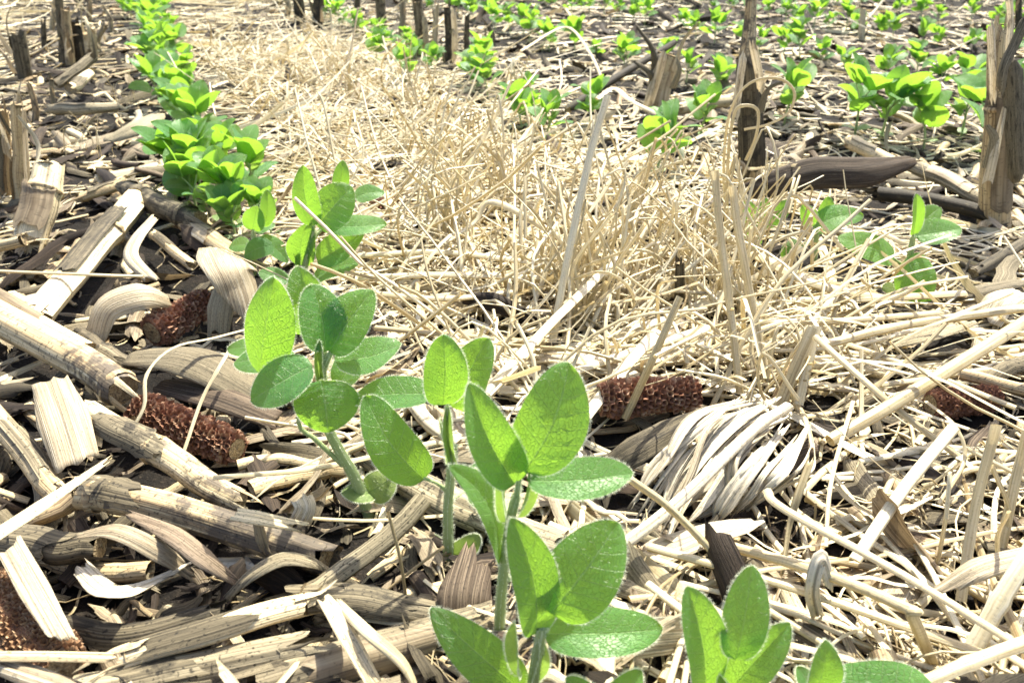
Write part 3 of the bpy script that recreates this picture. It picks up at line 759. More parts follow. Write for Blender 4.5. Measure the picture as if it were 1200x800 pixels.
def corn_stalk(label, spec, w, mat='stalk', tint=.6, stain=.1, nodes=(), ends=(1, 1), taper=1., group='corn stalk pieces', flat=.9, name='corn_stalk', fray=(.003, .003), stain_end=None, prot=True):
    c = pts(spec); p = spline(c, 26)
    L = np.linalg.norm(np.diff(p, axis=0), axis=1).sum()
    n_ = len(p); s = np.linspace(0, 1, n_)
    kx = rng.normal(0, 1, (6, 3)); p = p + spline(kx, n_) * r_bend(c, w)
    wp = np.asarray(w, float) * (.88 if name == 'corn_stalk' else 1.)
    r = px(1., c[0]) * (1 - s) + px(1., c[-1]) * s
    r = r * (wp if wp.ndim == 0 else np.interp(s, np.linspace(0, 1, len(wp)), wp)) * .5
    st = np.full(n_, stain) if stain_end is None else np.interp(s, np.linspace(0, 1, len(stain_end)), stain_end)
    for ns_ in nodes:
        r = r * (1 + .13 * np.exp(-((s - ns_) * L / .004) ** 2)); st = st + .35 * np.exp(-((s - ns_) * L / .006) ** 2)
    t = tube(p, r, 16, flat, tint=tint, stain=st, wob=.035)
    V = t[0].reshape(n_, 17, 3)
    ga = int(rng.integers(2, 14))                        # the groove that runs down a corn stalk
    for q_, f_ in ((0, .20), (-1, .09), (1, .09)): V[:, ga + q_] += (p - V[:, ga + q_]) * f_
    for e_, k in enumerate(fray):                         # a torn end: splinters of uneven length
        if k:
            j = rng.normal(0, k * .45, 16) + np.repeat(rng.normal(0, k * .7, 4), 4); j = np.append(j, j[0])
            d = (p[-1] - p[-4]) if e_ else (p[0] - p[3]); d = unit(d)
            for q_, f_ in ((0, 1.), (1, .6), (2, .3)):
                V[-1 - q_ if e_ else q_] += d * (j * f_)[:, None]
    o = mobj(name, (V.reshape(-1, 3), *t[1:]), M[mat])
    if label: tagit(o, label, 'corn stalk', group)
    for ns_ in nodes:
        k = int(ns_ * (n_ - 1)); d = unit(p[min(k + 1, n_ - 1)] - p[max(k - 1, 0)])
        rp = np.array([p[k] + d * q_ for q_ in (-.0022, -.001, .0, .001, .0022)])
        mobj('node', tube(rp, r[k] * np.array([.97, 1.03, 1.06, 1.03, .97]), 16, flat, tint=.45, stain=.12, wob=.05), M['stalk' if mat == 'stalk' else 'grey_stalk'], o)
    for e_ in (0, 1):
        if ends[e_]:
            i0 = -1 if e_ else 0
            d = (p[-1] - p[-3]) if e_ else (p[0] - p[2]); d = unit(d)
            mobj('pith', disc(p[i0] - d * r[i0] * .15, d, r[i0] * .93, 14), M['pith'], o)
    if label:
        for e_ in (0, 1):
            for _ in range(int(rng.integers(1, 5))):     # splinters of rind at the broken ends
                i0 = n_ - 1 if e_ else 0; d = unit(p[-1] - p[-4]) if e_ else unit(p[0] - p[3])
                if name == 'standing_stalk' and not e_: continue
                sd = unit(rng.normal(0, 1, 3)); sd = unit(sd - d * np.dot(sd, d)); ln = r[i0] * rng.uniform(.8, 3.2)
                b0 = p[i0] - d * ln * .5 + sd * r[i0] * .9
                mobj('splinter', ribbon(spline([b0, b0 + d * ln, b0 + d * ln * 1.6 + sd * ln * rng.normal(0, .4)], 7), r[i0] * rng.uniform(.25, .8), sd, .6, 3, rng.normal(0, .4), tint + rng.normal(0, .15), .1, .0001, .002, (1, .3)), M[mat], o)
    if label and float(np.max(w)) >= 14 and rng.random() < .85:
        k0 = int(rng.integers(1, 9)); k1 = int(min(n_ - 2, k0 + rng.integers(9, 16)))
        pp = spline(p[k0:k1], 14); rr_ = np.interp(np.linspace(k0, k1 - 1, 14), np.arange(n_), r) * rng.uniform(1.06, 1.12)
        c0 = math.pi / 2 + rng.normal(0, .7); hw = rng.uniform(.7, 1.5)
        mobj('sheath', shell(pp, rr_, c0 - hw, c0 + hw, 10, flat, rng.uniform(.15, .6), rng.uniform(.0, .3), .006), M['husk' if rng.random() < .55 else 'grey_stalk'], o)
    if prot: protect(c, 2 * r.max())
    return o
S_ = corn_stalk
S_('tan jointed corn stalk with two dark nodes, lying left of the leaning seedling', [(98, 578, .018), (180, 590, .02), (385, 655, .010)], [44, 46, 46], tint=.5, nodes=(.12, .30), stain_end=[.0, .15, .25, .45, .5])
S_('thick tan stalk from the left edge ending in a grey sheathed node', [(-60, 340, .03), (60, 405, .026), (150, 458, .02)], [44, 46, 46], tint=.62, nodes=(.96,), stain_end=[.0, .0, .1, .4, .5])
S_('slim pale stalk lying along the thick tan one at the left edge', [(-50, 322, .028), (20, 362, .027), (105, 410, .024)], 22, tint=.75, stain=.0)
S_('long pale stalk slanting up behind the left edge stalks', [(42, 372, .022), (100, 305, .024), (160, 234, .026)], [40, 36, 34], tint=.85, stain=-.1, nodes=(.72,), fray=(.003, 0))
S_('short bright stub with frayed white top at the left', [(36, 284, .012), (47, 240, .035), (58, 196, .058)], [40, 42, 36], tint=.9, stain=-.1, nodes=(.68,), fray=(0, .005))
S_('pale split stalk with torn edge across the lower left', [(150, 768, .02), (250, 738, .024), (360, 706, .022)], [36, 40, 34], tint=.8, stain=-.1, flat=.7, fray=(.003, .004))
S_('broad grey stalk along the bottom left edge', [(90, 815, .012), (215, 790, .014), (345, 762, .016)], [54, 52, 46], 'grey_stalk', tint=.75, stain=.1, fray=(0, .004))
S_('brown grey stalk lying left of the foremost seedling', [(300, 806, .012), (430, 765, .012), (575, 722, .008)], [58, 54, 44], 'grey_stalk', tint=.6, stain=.2)
S_('grey ridged half stalk between pale split stalk and foremost seedling', [(352, 700, .014), (440, 706, .014), (548, 728, .008)], [44, 42, 26], 'grey_stalk', tint=.55, stain=.2, flat=.6, fray=(.004, .004))
S_('pale stalk fading to grey below the near cob', [(104, 484, .024), (190, 535, .02), (280, 590, .012)], [34, 37, 36], tint=.7, nodes=(.45,), stain_end=[-.1, 0, .3, .45])
S_('greyish stalk at the left edge below the flat pale husk', [(-15, 478, .022), (30, 530, .018), (72, 585, .012)], [30, 32, 30], tint=.5, stain=.2)
S_('mouldy black speckled stalk leading up to the crowded seedlings', [(150, 222, .024), (190, 240, .026), (235, 262, .02)], [26, 34, 32], 'grey_stalk', tint=.5, stain=.35, nodes=(.3, .8), fray=(.004, .002))
S_('pale grey split stalk left of the small folded seedling', [(218, 262, .018), (250, 282, .018), (292, 305, .012)], [26, 28, 26], 'stalk', tint=.45, stain=.15, flat=.7)
S_('pale stalk piece behind the curled dark leaf', [(996, 166, .03), (1050, 192, .024)], [19, 21], tint=.7, stain=.0, nodes=(.1,))
S_('grey stalk running to the foot of the large broken stalk', [(1064, 192, .024), (1110, 212, .018), (1156, 238, .012)], [22, 24, 24], 'grey_stalk', tint=.8, stain=.05)
S_('dark stalk under the curled dark leaf', [(1030, 228, .014), (1100, 236, .012), (1160, 252, .008)], [20, 22, 20], 'grey_stalk', tint=.2, stain=.5)  # dark over its whole length: low tint, high stain value
S_('dark stalk piece slanting in from the right edge', [(1140, 320, .012), (1220, 272, .018)], [16, 16], 'grey_stalk', tint=.3, stain=.3)
S_('tan stalk piece behind the curly dry grass', [(795, 128, .02), (852, 118, .022)], [17, 18], tint=.6, stain=.05)
S_('dark branch like stalk leaning behind the straw tangle', [(665, 128, .022), (720, 92, .045), (790, 50, .075)], [12, 12, 9], 'grey_stalk', tint=.15, stain=.5)
S_('weathered grey slab of stalk behind the central seedling', [(440, 535, .010), (540, 590, .012), (660, 640, .008)], [40, 54, 46], 'grey_stalk', tint=.75, stain=.1, flat=.45, fray=(.004, .006))
S_('grey weathered stalk right of the foremost seedling', [(690, 672, .010), (770, 700, .010), (860, 735, .006)], [40, 40, 34], 'grey_stalk', tint=.75, stain=.1, flat=.6, fray=(.005, .006))
S_('brown stalk length lying level before the leftmost stubs', [(62, 128, .02), (100, 128, .022), (138, 126, .02)], [16, 18, 14], 'grey_stalk', tint=.8, stain=.0)
S_('brown square cut stalk leaning against the far left stubs', [(66, 100, .015), (88, 84, .03), (108, 68, .045)], [14, 15, 14], 'grey_stalk', tint=.6, stain=.1)
S_('short white stalk chip below the brown leaning stalk', [(84, 105, .02), (95, 95, .026), (106, 86, .03)], [16, 15, 12], tint=.95, stain=-.2)
S_('tan hollow stalk piece behind the pale frayed stub', [(92, 232, .02), (145, 214, .024)], [15, 17], tint=.5, stain=.0)
S_('yellowish stalk end right of the long pale stalk', [(180, 275, .02), (225, 312, .016)], [14, 15], tint=.6, stain=-.1)
S_('thin pale stalk bent under the left edge stalks', [(-10, 290, .02), (30, 280, .025)], [18, 18], tint=.7, stain=.0)
S_('dark stalk with round hollow end beside the near cob', [(150, 428, .016), (125, 415, .018), (95, 392, .016)], [20, 24, 22], 'grey_stalk', tint=.3, stain=.3)
S_('dark rounded stalk under the pale split one', [(0, 628, .012), (60, 640, .014), (120, 640, .012)], [40, 44, 40], 'grey_stalk', tint=.35, stain=.3)
S_('dark fallen stalk behind the pale split one', [(70, 735, .010), (150, 745, .010), (250, 720, .008)], [34, 36, 30], 'grey_stalk', tint=.2, stain=.4)

# standing stubble
def standing(label, base, chain, w, mat='stalk', tint=.6, stain_end=None, stain=.1, nodes=(), fray=(0, .004), sheath=(), ends=(0, 1)):
    b = P(*base, 0); b[2] = ground_z(b[0], b[1]) - .01
    o = S_(label, [(base[0], base[1] + 3, float(b[2]))] + [(u, v, 'q', d) for u, v, d in chain], w, mat, tint, stain, nodes, ends, group='standing corn stubble', name='standing_stalk', fray=fray, stain_end=stain_end, flat=.85)
    top_ = np.array([Q(u, v, b[1] + d) for u, v, d in chain]); ww = float(np.mean(w))
    for _ in range(3):                                   # shreds of old leaf clinging to the stub
        k_ = rng.uniform(.15, .8); cc = b * (1 - k_) + top_[-1] * k_; sgn = rng.choice([-1, 1]); ln = px(ww, b) * rng.uniform(.8, 2.2)
        c = np.array([cc + [sgn * px(ww, b) * .42, -px(ww, b) * .3, 0], cc + [sgn * px(ww, b) * .6, -px(ww, b) * .5, ln * .6], cc + [sgn * px(ww, b) * rng.uniform(.3, 1.4), -px(ww, b) * .4, ln * rng.uniform(.5, 1.4)]])
        mobj('sheath', ribbon(spline(c, 9), px(ww, b) * rng.uniform(.2, .5), (0, -1, .1), .9, 4, rng.normal(0, .8), tint=rng.uniform(.3, .9), stain=.1, ridge=.0002, ragged=.003, taper=(1, .4)), M['husk' if rng.random() < .6 else 'grey_stalk'], o)
    for path, sw, sm, stt in sheath:
        c = np.array([Q(u, v, b[1] + d) for u, v, d in path])
        mobj('sheath', ribbon(spline(c, 12), px(sw, c[0]), (0, -1, .1), 1.1, 6, .3, tint=stt, stain=.25, ridge=.0003, ragged=.004), M[sm], o)
    return o
standing('large broken corn stalk standing at the right edge', (1166, 276), [(1170, 200, 0), (1173, 130, .0), (1172, 60, .004), (1176, 28, .006)], [34, 33, 31, 27, 20], tint=.55, nodes=(.52,), stain_end=[-.3, -.25, -.1, .25, .1, .0], fray=(0, .007),
  sheath=[([(1192, 215, -.004), (1190, 170, -.006), (1188, 120, -.004), (1186, 70, .0)], 22, 'grey_stalk', .5), ([(1172, 110, -.012), (1176, 80, -.012), (1190, 50, -.005), (1206, 15, .0)], 12, 'grey_stalk', .6), ([(1164, 120, -.008), (1163, 80, -.009), (1160, 25, -.004)], 9, 'husk', .8), ([(1181, 60, -.004), (1184, 20, .0), (1182, -8, .0)], 8, 'husk', .9)])
standing('tall thin corn stalk blackened on its upper half', (881, 232), [(880, 170, 0), (878, 110, .0), (876, 70, .002), (879, 25, .006), (881, -20, .008)], [26, 25, 23, 20, 14, 12], tint=.65, nodes=(.5,), stain_end=[-.25, -.2, -.05, .45, .4, .3], fray=(0, .004),
  sheath=[([(862, 140, -.006), (866, 100, -.008), (872, 60, -.004)], 9, 'husk', .85), ([(893, 110, -.004), (888, 80, -.008), (882, 52, -.008)], 9, 'husk', .8)])
standing('leaning broken stub with dark hollow behind the straw', (765, 138), [(772, 108, .006), (784, 62, .012)], [26, 28, 30], tint=.55, stain_end=[-.1, .0, -.1], fray=(0, .006), sheath=[([(758, 128, -.01), (768, 95, -.008), (778, 58, -.004)], 12, 'husk', .65)])
standing('far stub left of the twin stubs with bent sheath', (492, 72), [(493, 40, 0), (490, 2, .0)], [14, 13, 12], 'grey_stalk', .5, stain=.3, sheath=[([(497, 75, -.01), (499, 45, -.01), (497, 20, -.006)], 7, 'stalk', .6)])
standing('far twin stub, thin and dark beside its pale sheath', (525, 78), [(526, 40, 0), (524, 8, .0)], [9, 9, 8], 'grey_stalk', .3, stain=.45, sheath=[([(532, 72, -.006), (533, 40, -.006), (531, 12, -.004)], 7, 'husk', .75)])
standing('far stub at the top edge beyond the straw strip', (352, 34), [(350, 10, 0), (345, -25, .0)], [13, 13, 12], 'grey_stalk', .4, stain=.4)
standing('far dark stub beside the top edge one', (372, 40), [(372, 15, 0), (374, -20, .0)], [12, 12, 10], 'grey_stalk', .25, stain=.5)
standing('far stub left of the seedling row at the top', (445, 45), [(447, 20, 0), (444, -10, .0)], [12, 12, 12], 'grey_stalk', .5, stain=.3)
standing('small pale stub upright among chips toward the top right', (1010, 52), [(1010, 35, 0), (1011, 10, 0)], [8, 8, 7], tint=.9, stain=-.1)
standing('hollow dark stub with open top at the left', (30, 100), [(26, 75, 0), (20, 42, .0)], [17, 18, 19], 'grey_stalk', .4, stain=.3, fray=(0, .006), ends=(0, 0))
standing('tallest dark edged stub of the left cluster', (76, 80), [(72, 45, 0), (68, -15, .0)], [11, 10, 9], 'grey_stalk', .5, stain=.3)
standing('tan stub just right of the tallest in the left cluster', (84, 80), [(80, 50, 0), (77, 12, .0)], [11, 11, 10], 'stalk', .4, stain=.2)
standing('blackish stub behind the pale split stub', (94, 78), [(92, 55, 0), (89, 28, .0)], [12, 12, 11], 'grey_stalk', .2, stain=.5)
standing('pale split stub of the left cluster', (108, 74), [(106, 58, 0), (104, 38, .0)], [15, 16, 16], tint=.75, stain=-.1, fray=(0, .006))
standing('thin grey shoot stub before the left cluster', (63, 145), [(62, 120, 0), (60, 92, .0)], [5, 5, 5], 'grey_stalk', .7, stain=.1)
standing('grey white split stub left of the bright frayed one', (26, 248), [(22, 190, 0), (18, 120, .0)], [16, 15, 14], 'stalk', .55, stain=.15, fray=(0, .006), sheath=[([(34, 245, -.01), (31, 190, -.01), (28, 124, -.006)], 8, 'husk', .7)])
standing('brown stub at the left edge', (6, 246), [(3, 190, 0), (0, 128, .0)], [20, 19, 18], 'stalk', .3, stain=.2)
standing('thin dark stick stub standing by the cob in straw', (795, 392), [(796, 350, 0), (797, 306, 0)], [12, 12, 11], 'grey_stalk', .35, stain=.2)

for u, v, h_, w_, lab in ((52, 66, 40, 7, 'thin ragged stub between the open topped stub and the tallest one'), (118, 66, 34, 7, 'thin ragged stub right of the pale split stub'), (60, 40, 44, 6, 'slim far stub behind the tallest one at the left'), (104, 30, 40, 6, 'slim far stub at the top behind the blackish one'),
   (128, 40, 30, 5, 'slender far stub nearest the seedling row at the top left'), (40, 150, 46, 8, 'grey ragged stub before the open topped one'), (470, 50, 52, 8, 'ragged stub left of the twin stubs'), (510, 62, 58, 7, 'thin stub between the bent sheath stub and the dark twin'), (548, 80, 60, 7, 'thin pale stub right of the dark twin'),
   (420, 34, 40, 8, 'far ragged stub at the top, left of the seedling one'), (335, 22, 36, 7, 'leftmost far stub at the top edge'), (576, 60, 34, 6, 'slim stub among seedlings at the top middle'), (1192, 60, 70, 8, 'slim stub behind the large broken stalk')):
    standing(lab, (u, v), [(u + rng.normal(0, 2), v - h_ * .5, 0), (u + rng.normal(0, 5), v - h_, .0)], [w_, w_ * .95, w_ * .8], 'grey_stalk' if rng.random() < .6 else 'stalk', rng.uniform(.3, .8), stain=rng.uniform(.0, .4), fray=(0, .008))

# ------------------------------------------------------------------ corn cobs
def cob(label, spec, dia, mat='cob_red', rows=18, tip=.8, tn=(.35, 1.)):
    c = pts(spec); a, b = c[0], c[-1]; ax = unit(b - a); L = np.linalg.norm(b - a)
    r0 = px(dia, (a + b) / 2) * .5
    e = empty('corn_cob', (a + b) / 2 - np.array([0, 0, r0]))
    tagit(e, label, 'corn cob', 'corn cobs')
    p = spline([a, b], 16); s = np.linspace(0, 1, 16)
    prof = (1 - (1 - tip) * s) * np.clip(np.minimum(s, 1 - s) * 12 + .72, 0, 1)
    mobj('core', tube(p, r0 * .80 * prof, 18, tint=.0, wob=.03), M[mat], e)
    mobj('pith', disc(a, -ax, r0 * .62, 14), M['pith'], e); mobj('pith', disc(b, ax, r0 * .62 * tip, 14), M['pith'], e)
    n1 = unit(np.cross(ax, [0, 0, 1])); n2 = np.cross(n1, ax)
    nl = max(8, int(L / (r0 * 5.4 / rows)))
    parts = []
    for i in range(nl):
        s_ = (i + .5) / nl
        rr = r0 * np.interp(s_, s, prof)
        for k in range(rows):
            th = 2 * math.pi * (k + .5 * (i % 2)) / rows + rng.normal(0, .05)
            d = n1 * math.cos(th) + n2 * math.sin(th); tg = np.cross(ax, d)
            o = a + ax * L * (s_ + rng.normal(0, .006)) + d * rr * .76
            wv = 2 * math.pi * rr / rows * .50; hv = L / nl * .55
            lip = rr * rng.uniform(.14, .36) * min(1, 18 / rows)
            # a cupule: an open pocket of chaff with a raised, ragged rim
            ring = [(-1, -.7), (0, -1), (1, -.7), (1, .6), (0, 1), (-1, .6)]
            base = [o + tg * wv * x * 1.0 + ax * hv * y * 1.0 for x, y in ring]
            rim = [o + tg * wv * x * .92 + ax * (hv * y * .9 + lip * .2) + d * lip * rng.uniform(.6, 1.2) for x, y in ring]
            inn = [o + tg * wv * x * .45 + ax * hv * y * .45 + d * lip * .12 for x, y in ring]
            V = np.array(base + rim + inn)
            F = []
            for q_ in range(6):
                z_ = (q_ + 1) % 6
                F += [(q_, z_, 6 + z_, 6 + q_), (6 + q_, 6 + z_, 12 + z_, 12 + q_)]
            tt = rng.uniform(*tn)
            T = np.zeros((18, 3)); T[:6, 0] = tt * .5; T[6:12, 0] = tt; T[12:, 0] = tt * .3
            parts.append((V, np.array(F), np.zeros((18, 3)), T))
    o = mobj('chaff_cups', parts, M[mat], e, smooth=False); o['kind'] = 'stuff'
    protect(c, 2 * r0); protect(c - np.array([0, .018, 0]), 2.2 * r0)
    return e
cob('red brown corn cob tucked under the folded white husk', [(178, 390, .012), (244, 352, .014)], 42)
cob('red brown corn cob with pale topped cups beside the pale grey stalk', [(162, 480, .014), (278, 526, .012)], 50, tn=(.3, 1.))
cob('large tan corn cob cut by the left edge at the bottom', [(-25, 690, .018), (72, 786, .014)], 78, 'cob_tan', tn=(.4, 1.), tip=.95, rows=28)
cob('red corn cob beyond the broad quilted leaf, behind white shredded husk', [(702, 468, .020), (818, 461, .020)], 48)
cob('red corn cob under the straws at right, shade put into its dull colour', [(1090, 474, .010), (1168, 466, .010)], 38, tn=(.1, .7))  # cup tints lowered to paint the shade this cob lies in
cob('small far corn cob lying in straw right of the heart leafed seedling', [(436, 243, .008), (466, 233, .008)], 17, rows=12)

# ------------------------------------------------------------------ husks and leaf pieces measured one by one
def husk(label, spec, w, mat='husk', tint=.6, stain=.1, cup=.5, twist=0., up=None, nt=8, n=22, ridge=.0004, ragged=.004, group='large corn husk pieces', name='corn_husk', taper=(1, 1), parent=None, cat='husk', prot=True, thick=.0003):
    c = pts(spec); p = spline(c, n)
    wm = px(1., c.mean(0)) * np.asarray(w, float)
    if np.ndim(wm): wm = np.interp(np.linspace(0, 1, n), np.linspace(0, 1, len(wm)), wm)
    o = mobj(name, ribbon(p, wm, up, cup, nt, twist, tint, stain, ridge, ragged, taper, thick), M[mat], parent)
    if label: tagit(o, label, cat, group)
    if prot: protect(c, float(np.max(wm)))
    return o
husk('flat pale husk lying beside the left edge stalks', [(60, 450, .034), (74, 490, .03), (90, 540, .02)], [40, 56, 46], tint=.6, stain=.1, cup=.3)
husk('white grey husk folded over the red brown cob', [(258, 298, .026), (266, 311, .048), (280, 340, .036), (294, 376, .018)], [54, 66, 50, 16], tint=.6, stain=.12, cup=.55, up=(.2, .5, .8), nt=12, ragged=.007, twist=-.3)
husk('grey leaf sheet hanging below the folded white husk', [(264, 338, .034), (258, 364, .022), (255, 395, .005)], [30, 34, 26], 'grey_stalk', tint=.95, stain=.0, cup=.4, up=(-.1, -.7, .6), ragged=.005)
husk('curled shell of husk left of the red brown cob', [(112, 398, .014), (128, 362, .03), (165, 348, .034), (196, 352, .026)], [34, 44, 44, 26], tint=.65, stain=.0, cup=1.3)
husk('dark weathered husk slab between the two left cobs', [(160, 418, .02), (230, 425, .03), (318, 472, .010)], [44, 62, 50], 'grey_stalk', tint=.55, stain=.15, cup=.7)
husk('dark brown husk slab behind the near cob', [(200, 452, .014), (262, 468, .02), (325, 492, .008)], [40, 44, 36], 'dark_leaf', tint=.7, stain=.1, cup=.7)
husk('brown twisted husk blade left of the dark arched husk', [(150, 602, .030), (200, 625, .034), (240, 655, .028), (282, 684, .012)], [10, 26, 30, 12], 'dark_leaf', tint=1., stain=-.1, cup=.8, twist=.5)
husk('husk blade with white tip over the jointed stalk', [(88, 628, .026), (135, 622, .038), (185, 645, .03), (225, 672, .014)], [12, 24, 26, 14], 'husk', tint=.5, stain=.1, cup=.6, twist=-.4)
husk('grey arched husk left of the ridged half stalk', [(270, 696, .010), (296, 672, .020), (330, 655, .022), (362, 658, .018), (384, 668, .012)], [14, 26, 34, 28, 10], 'grey_stalk', tint=.75, stain=.0, cup=.8)
husk('blackish leaf hanging inside the arched husk', [(305, 668, .016), (330, 680, .012), (352, 698, .006)], [30, 40, 30], 'dark_leaf', tint=.2, stain=.3, cup=.4, up=(0, -.8, .5))
husk('crumpled white husk scrap in the dark hollow at lower left', [(98, 668, .02), (125, 692, .028), (160, 690, .02), (204, 670, .02)], [22, 30, 22, 10], tint=.85, stain=-.1, cup=.7, twist=.6, ragged=.006)
husk('flat pale strip leaning over the tan cob', [(12, 640, .036), (40, 690, .034), (76, 752, .028)], [30, 32, 22], tint=.7, stain=-.1, cup=.3, cat='strip')
husk('pale splintered rind strip pointing to the left edge', [(-15, 634, .036), (50, 592, .036), (122, 543, .036)], [26, 26, 12], 'stalk', tint=.8, stain=-.1, cup=.5, cat='strip')
husk('narrow tan strip laid across the tan cob', [(-20, 768, .040), (60, 768, .036), (152, 770, .03)], 15, 'stalk', tint=.6, stain=-.1, cup=.6, cat='strip')
husk('pale curled strip along the bottom left corner', [(-20, 770, .036), (40, 792, .034), (110, 815, .024)], [20, 26, 20], tint=.6, stain=.0, cup=.6, cat='strip')
husk('pale rind strip leaning left of the foremost seedling', [(380, 698, .032), (410, 750, .03), (446, 815, .02)], [20, 22, 18], 'stalk', tint=.85, stain=-.2, cup=.4, cat='strip')
husk('yellowish curved strip beside the leaning rind strip', [(396, 706, .03), (430, 740, .034), (470, 775, .026), (490, 810, .018)], [10, 16, 16, 10], 'straw', tint=.65, stain=0, cup=.6, twist=.5, cat='strip')
husk('torn pale rind flap on the jointed stalk', [(264, 600, .034), (300, 606, .036), (350, 616, .03)], [18, 22, 16], 'stalk', tint=.85, stain=-.2, cup=.5, ragged=.006, cat='strip')
husk('small pale torn husk square near the leaning seedling foot', [(352, 580, .036), (358, 595, .034), (350, 612, .028)], [26, 24, 22], tint=.75, stain=-.1, cup=.3, ragged=.004)
husk('ragged grey leaf scrap below the torn flap', [(300, 605, .036), (306, 630, .026), (312, 648, .016)], [9, 13, 9], tint=.5, stain=.1, cup=.4, twist=.5)
husk('curved pale sheath arching beside the long pale stalk', [(180, 256, .036), (160, 280, .036), (154, 302, .03), (178, 328, .02)], [14, 17, 17, 14], tint=.7, stain=-.1, cup=.9)
husk('curled dark corn leaf, backlit shade in its colour, propped up in front of the second row', [(868, 226, .030), (905, 216, .038), (955, 203, .046), (1012, 202, .046), (1066, 190, .046)], [14, 30, 38, 38, 16], 'dark_leaf', tint=.55, stain=.1, cup=.7, up=(.1, -.9, .35), cat='leaf', twist=.35, ragged=.006)  # dark colour also carries the shade on its backlit side
husk('grey leaf flake left of the crowded seedlings', [(128, 164, .014), (160, 150, .024), (190, 134, .03)], [12, 24, 16], 'grey_stalk', tint=.9, stain=-.1, cup=.4, up=(0, -.6, .8), cat='leaf')
husk('dark husk curl lying in straw at the picture middle', [(540, 350, .016), (578, 354, .02), (625, 376, .008)], [12, 24, 16], 'dark_leaf', tint=.25, stain=.3, cup=.7, up=(0, -.7, .6))
husk('dark brown husk shell at the central seedling foot', [(545, 742, .004), (545, 700, .014), (556, 655, .016)], [40, 66, 40], 'dark_leaf', tint=.75, stain=-.1, cup=.4, up=(.3, -.4, .8), ragged=.009, twist=.4)
husk('speckled dark blade with pale rim left of the white shredded husk', [(706, 552, .010), (745, 528, .02), (785, 505, .024), (815, 486, .028)], [26, 38, 34, 14], 'grey_stalk', tint=.35, stain=.3, cup=.6, up=(-.2, -.5, .8))
husk('pale ridged husk behind the broad quilted leaf', [(640, 418, .014), (690, 424, .018), (770, 448, .012)], [26, 34, 26], tint=.8, stain=.0, cup=.6)
husk('grey leaf flake in straw right of the second row seedling', [(1040, 404, .016), (1090, 392, .02), (1140, 376, .018)], [16, 24, 16], 'grey_stalk', tint=.85, stain=.0, cup=.4, cat='leaf')
husk('pale ridged husk piece at the right edge', [(1160, 370, .014), (1175, 350, .022), (1195, 342, .018)], [34, 36, 26], tint=.8, stain=.0, cup=.5)
husk('dark grey leaf under the pale ridged piece', [(1100, 352, .012), (1150, 340, .02), (1200, 330, .016)], [20, 26, 20], 'grey_stalk', tint=.5, stain=.2, cup=.6, cat='leaf')
husk('pale tongue shaped husk near the right bottom', [(1105, 690, .024), (1150, 665, .032), (1210, 650, .03)], [18, 30, 30], tint=.65, stain=-.1, cup=.6)
husk('white folded flap among straws behind the bottom edge seedlings', [(958, 722, .012), (952, 690, .03), (962, 655, .04), (975, 690, .026)], [16, 20, 24, 14], tint=.95, stain=-.3, cup=.5, up=(0, -.8, .4))
husk('brownish grass blade hanging beside the white shredded husk', [(950, 540, .04), (935, 580, .03), (925, 615, .02), (918, 660, .01)], [8, 10, 8, 4], 'straw', tint=.4, stain=.1, cup=.6, twist=1.2, cat='leaf')
# the large shredded husk
hs = empty('shredded_husk', P(850, 560, .004)); tagit(hs, 'large white shredded corn husk fanned out right of centre', 'husk', 'large corn husk pieces')
fan = [((868, 470), (812, 490), (776, 548), (742, 590)), ((885, 468), (828, 488), (788, 552), (752, 610)), ((898, 472), (845, 496), (802, 560), (770, 618)), ((908, 480), (858, 510), (812, 575), (780, 640)),
       ((915, 490), (872, 525), (830, 585), (800, 620)), ((922, 500), (886, 540), (850, 590), (835, 615)), ((935, 510), (905, 548), (875, 585), (850, 606)), ((945, 512), (925, 550), (895, 580), (870, 600)), ((952, 520), (938, 548), (910, 572), (884, 590)), ((880, 476), (838, 500), (796, 556), (764, 630)), ((905, 488), (862, 520), (826, 570), (792, 606))]
fan = fan + [tuple((u + rng.normal(0, 9), v + rng.normal(0, 7)) for u, v in c) for c in fan]
for i, c4 in enumerate(fan):
    zz = (.018, .022 + .010 * rng.random(), .014 + .008 * rng.random(), .005)
    husk(None, [(u, v, z) for (u, v), z in zip(c4, zz)], np.array([6, 22, 24, 5]) * rng.choice([rng.uniform(.12, .35), rng.uniform(.5, 1.0)]), tint=rng.uniform(.8, 1.15), stain=-.5, cup=rng.uniform(.2, .7), twist=rng.normal(0, .6), ridge=.0006, ragged=.008, name='strip', parent=hs, n=20, nt=8)
mobj('midrib', tube(spline(pts([(924, 476, .034), (880, 506, .036), (790, 592, .026), (690, 668, .016)]), 20), px(8, P(850, 550, .03)), 8, .7, tint=.95, stain=-.3), M['husk'], hs)

for u, v in ((585, 762), (622, 842), (526, 658), (434, 604), (352, 352), (296, 322), (852, 872), (985, 880), (1058, 352), (955, 305), (888, 300)):
    c = P(u, v); protect(np.array([c - [.0, .03, 0], c + [.0, .004, 0]]), .05)
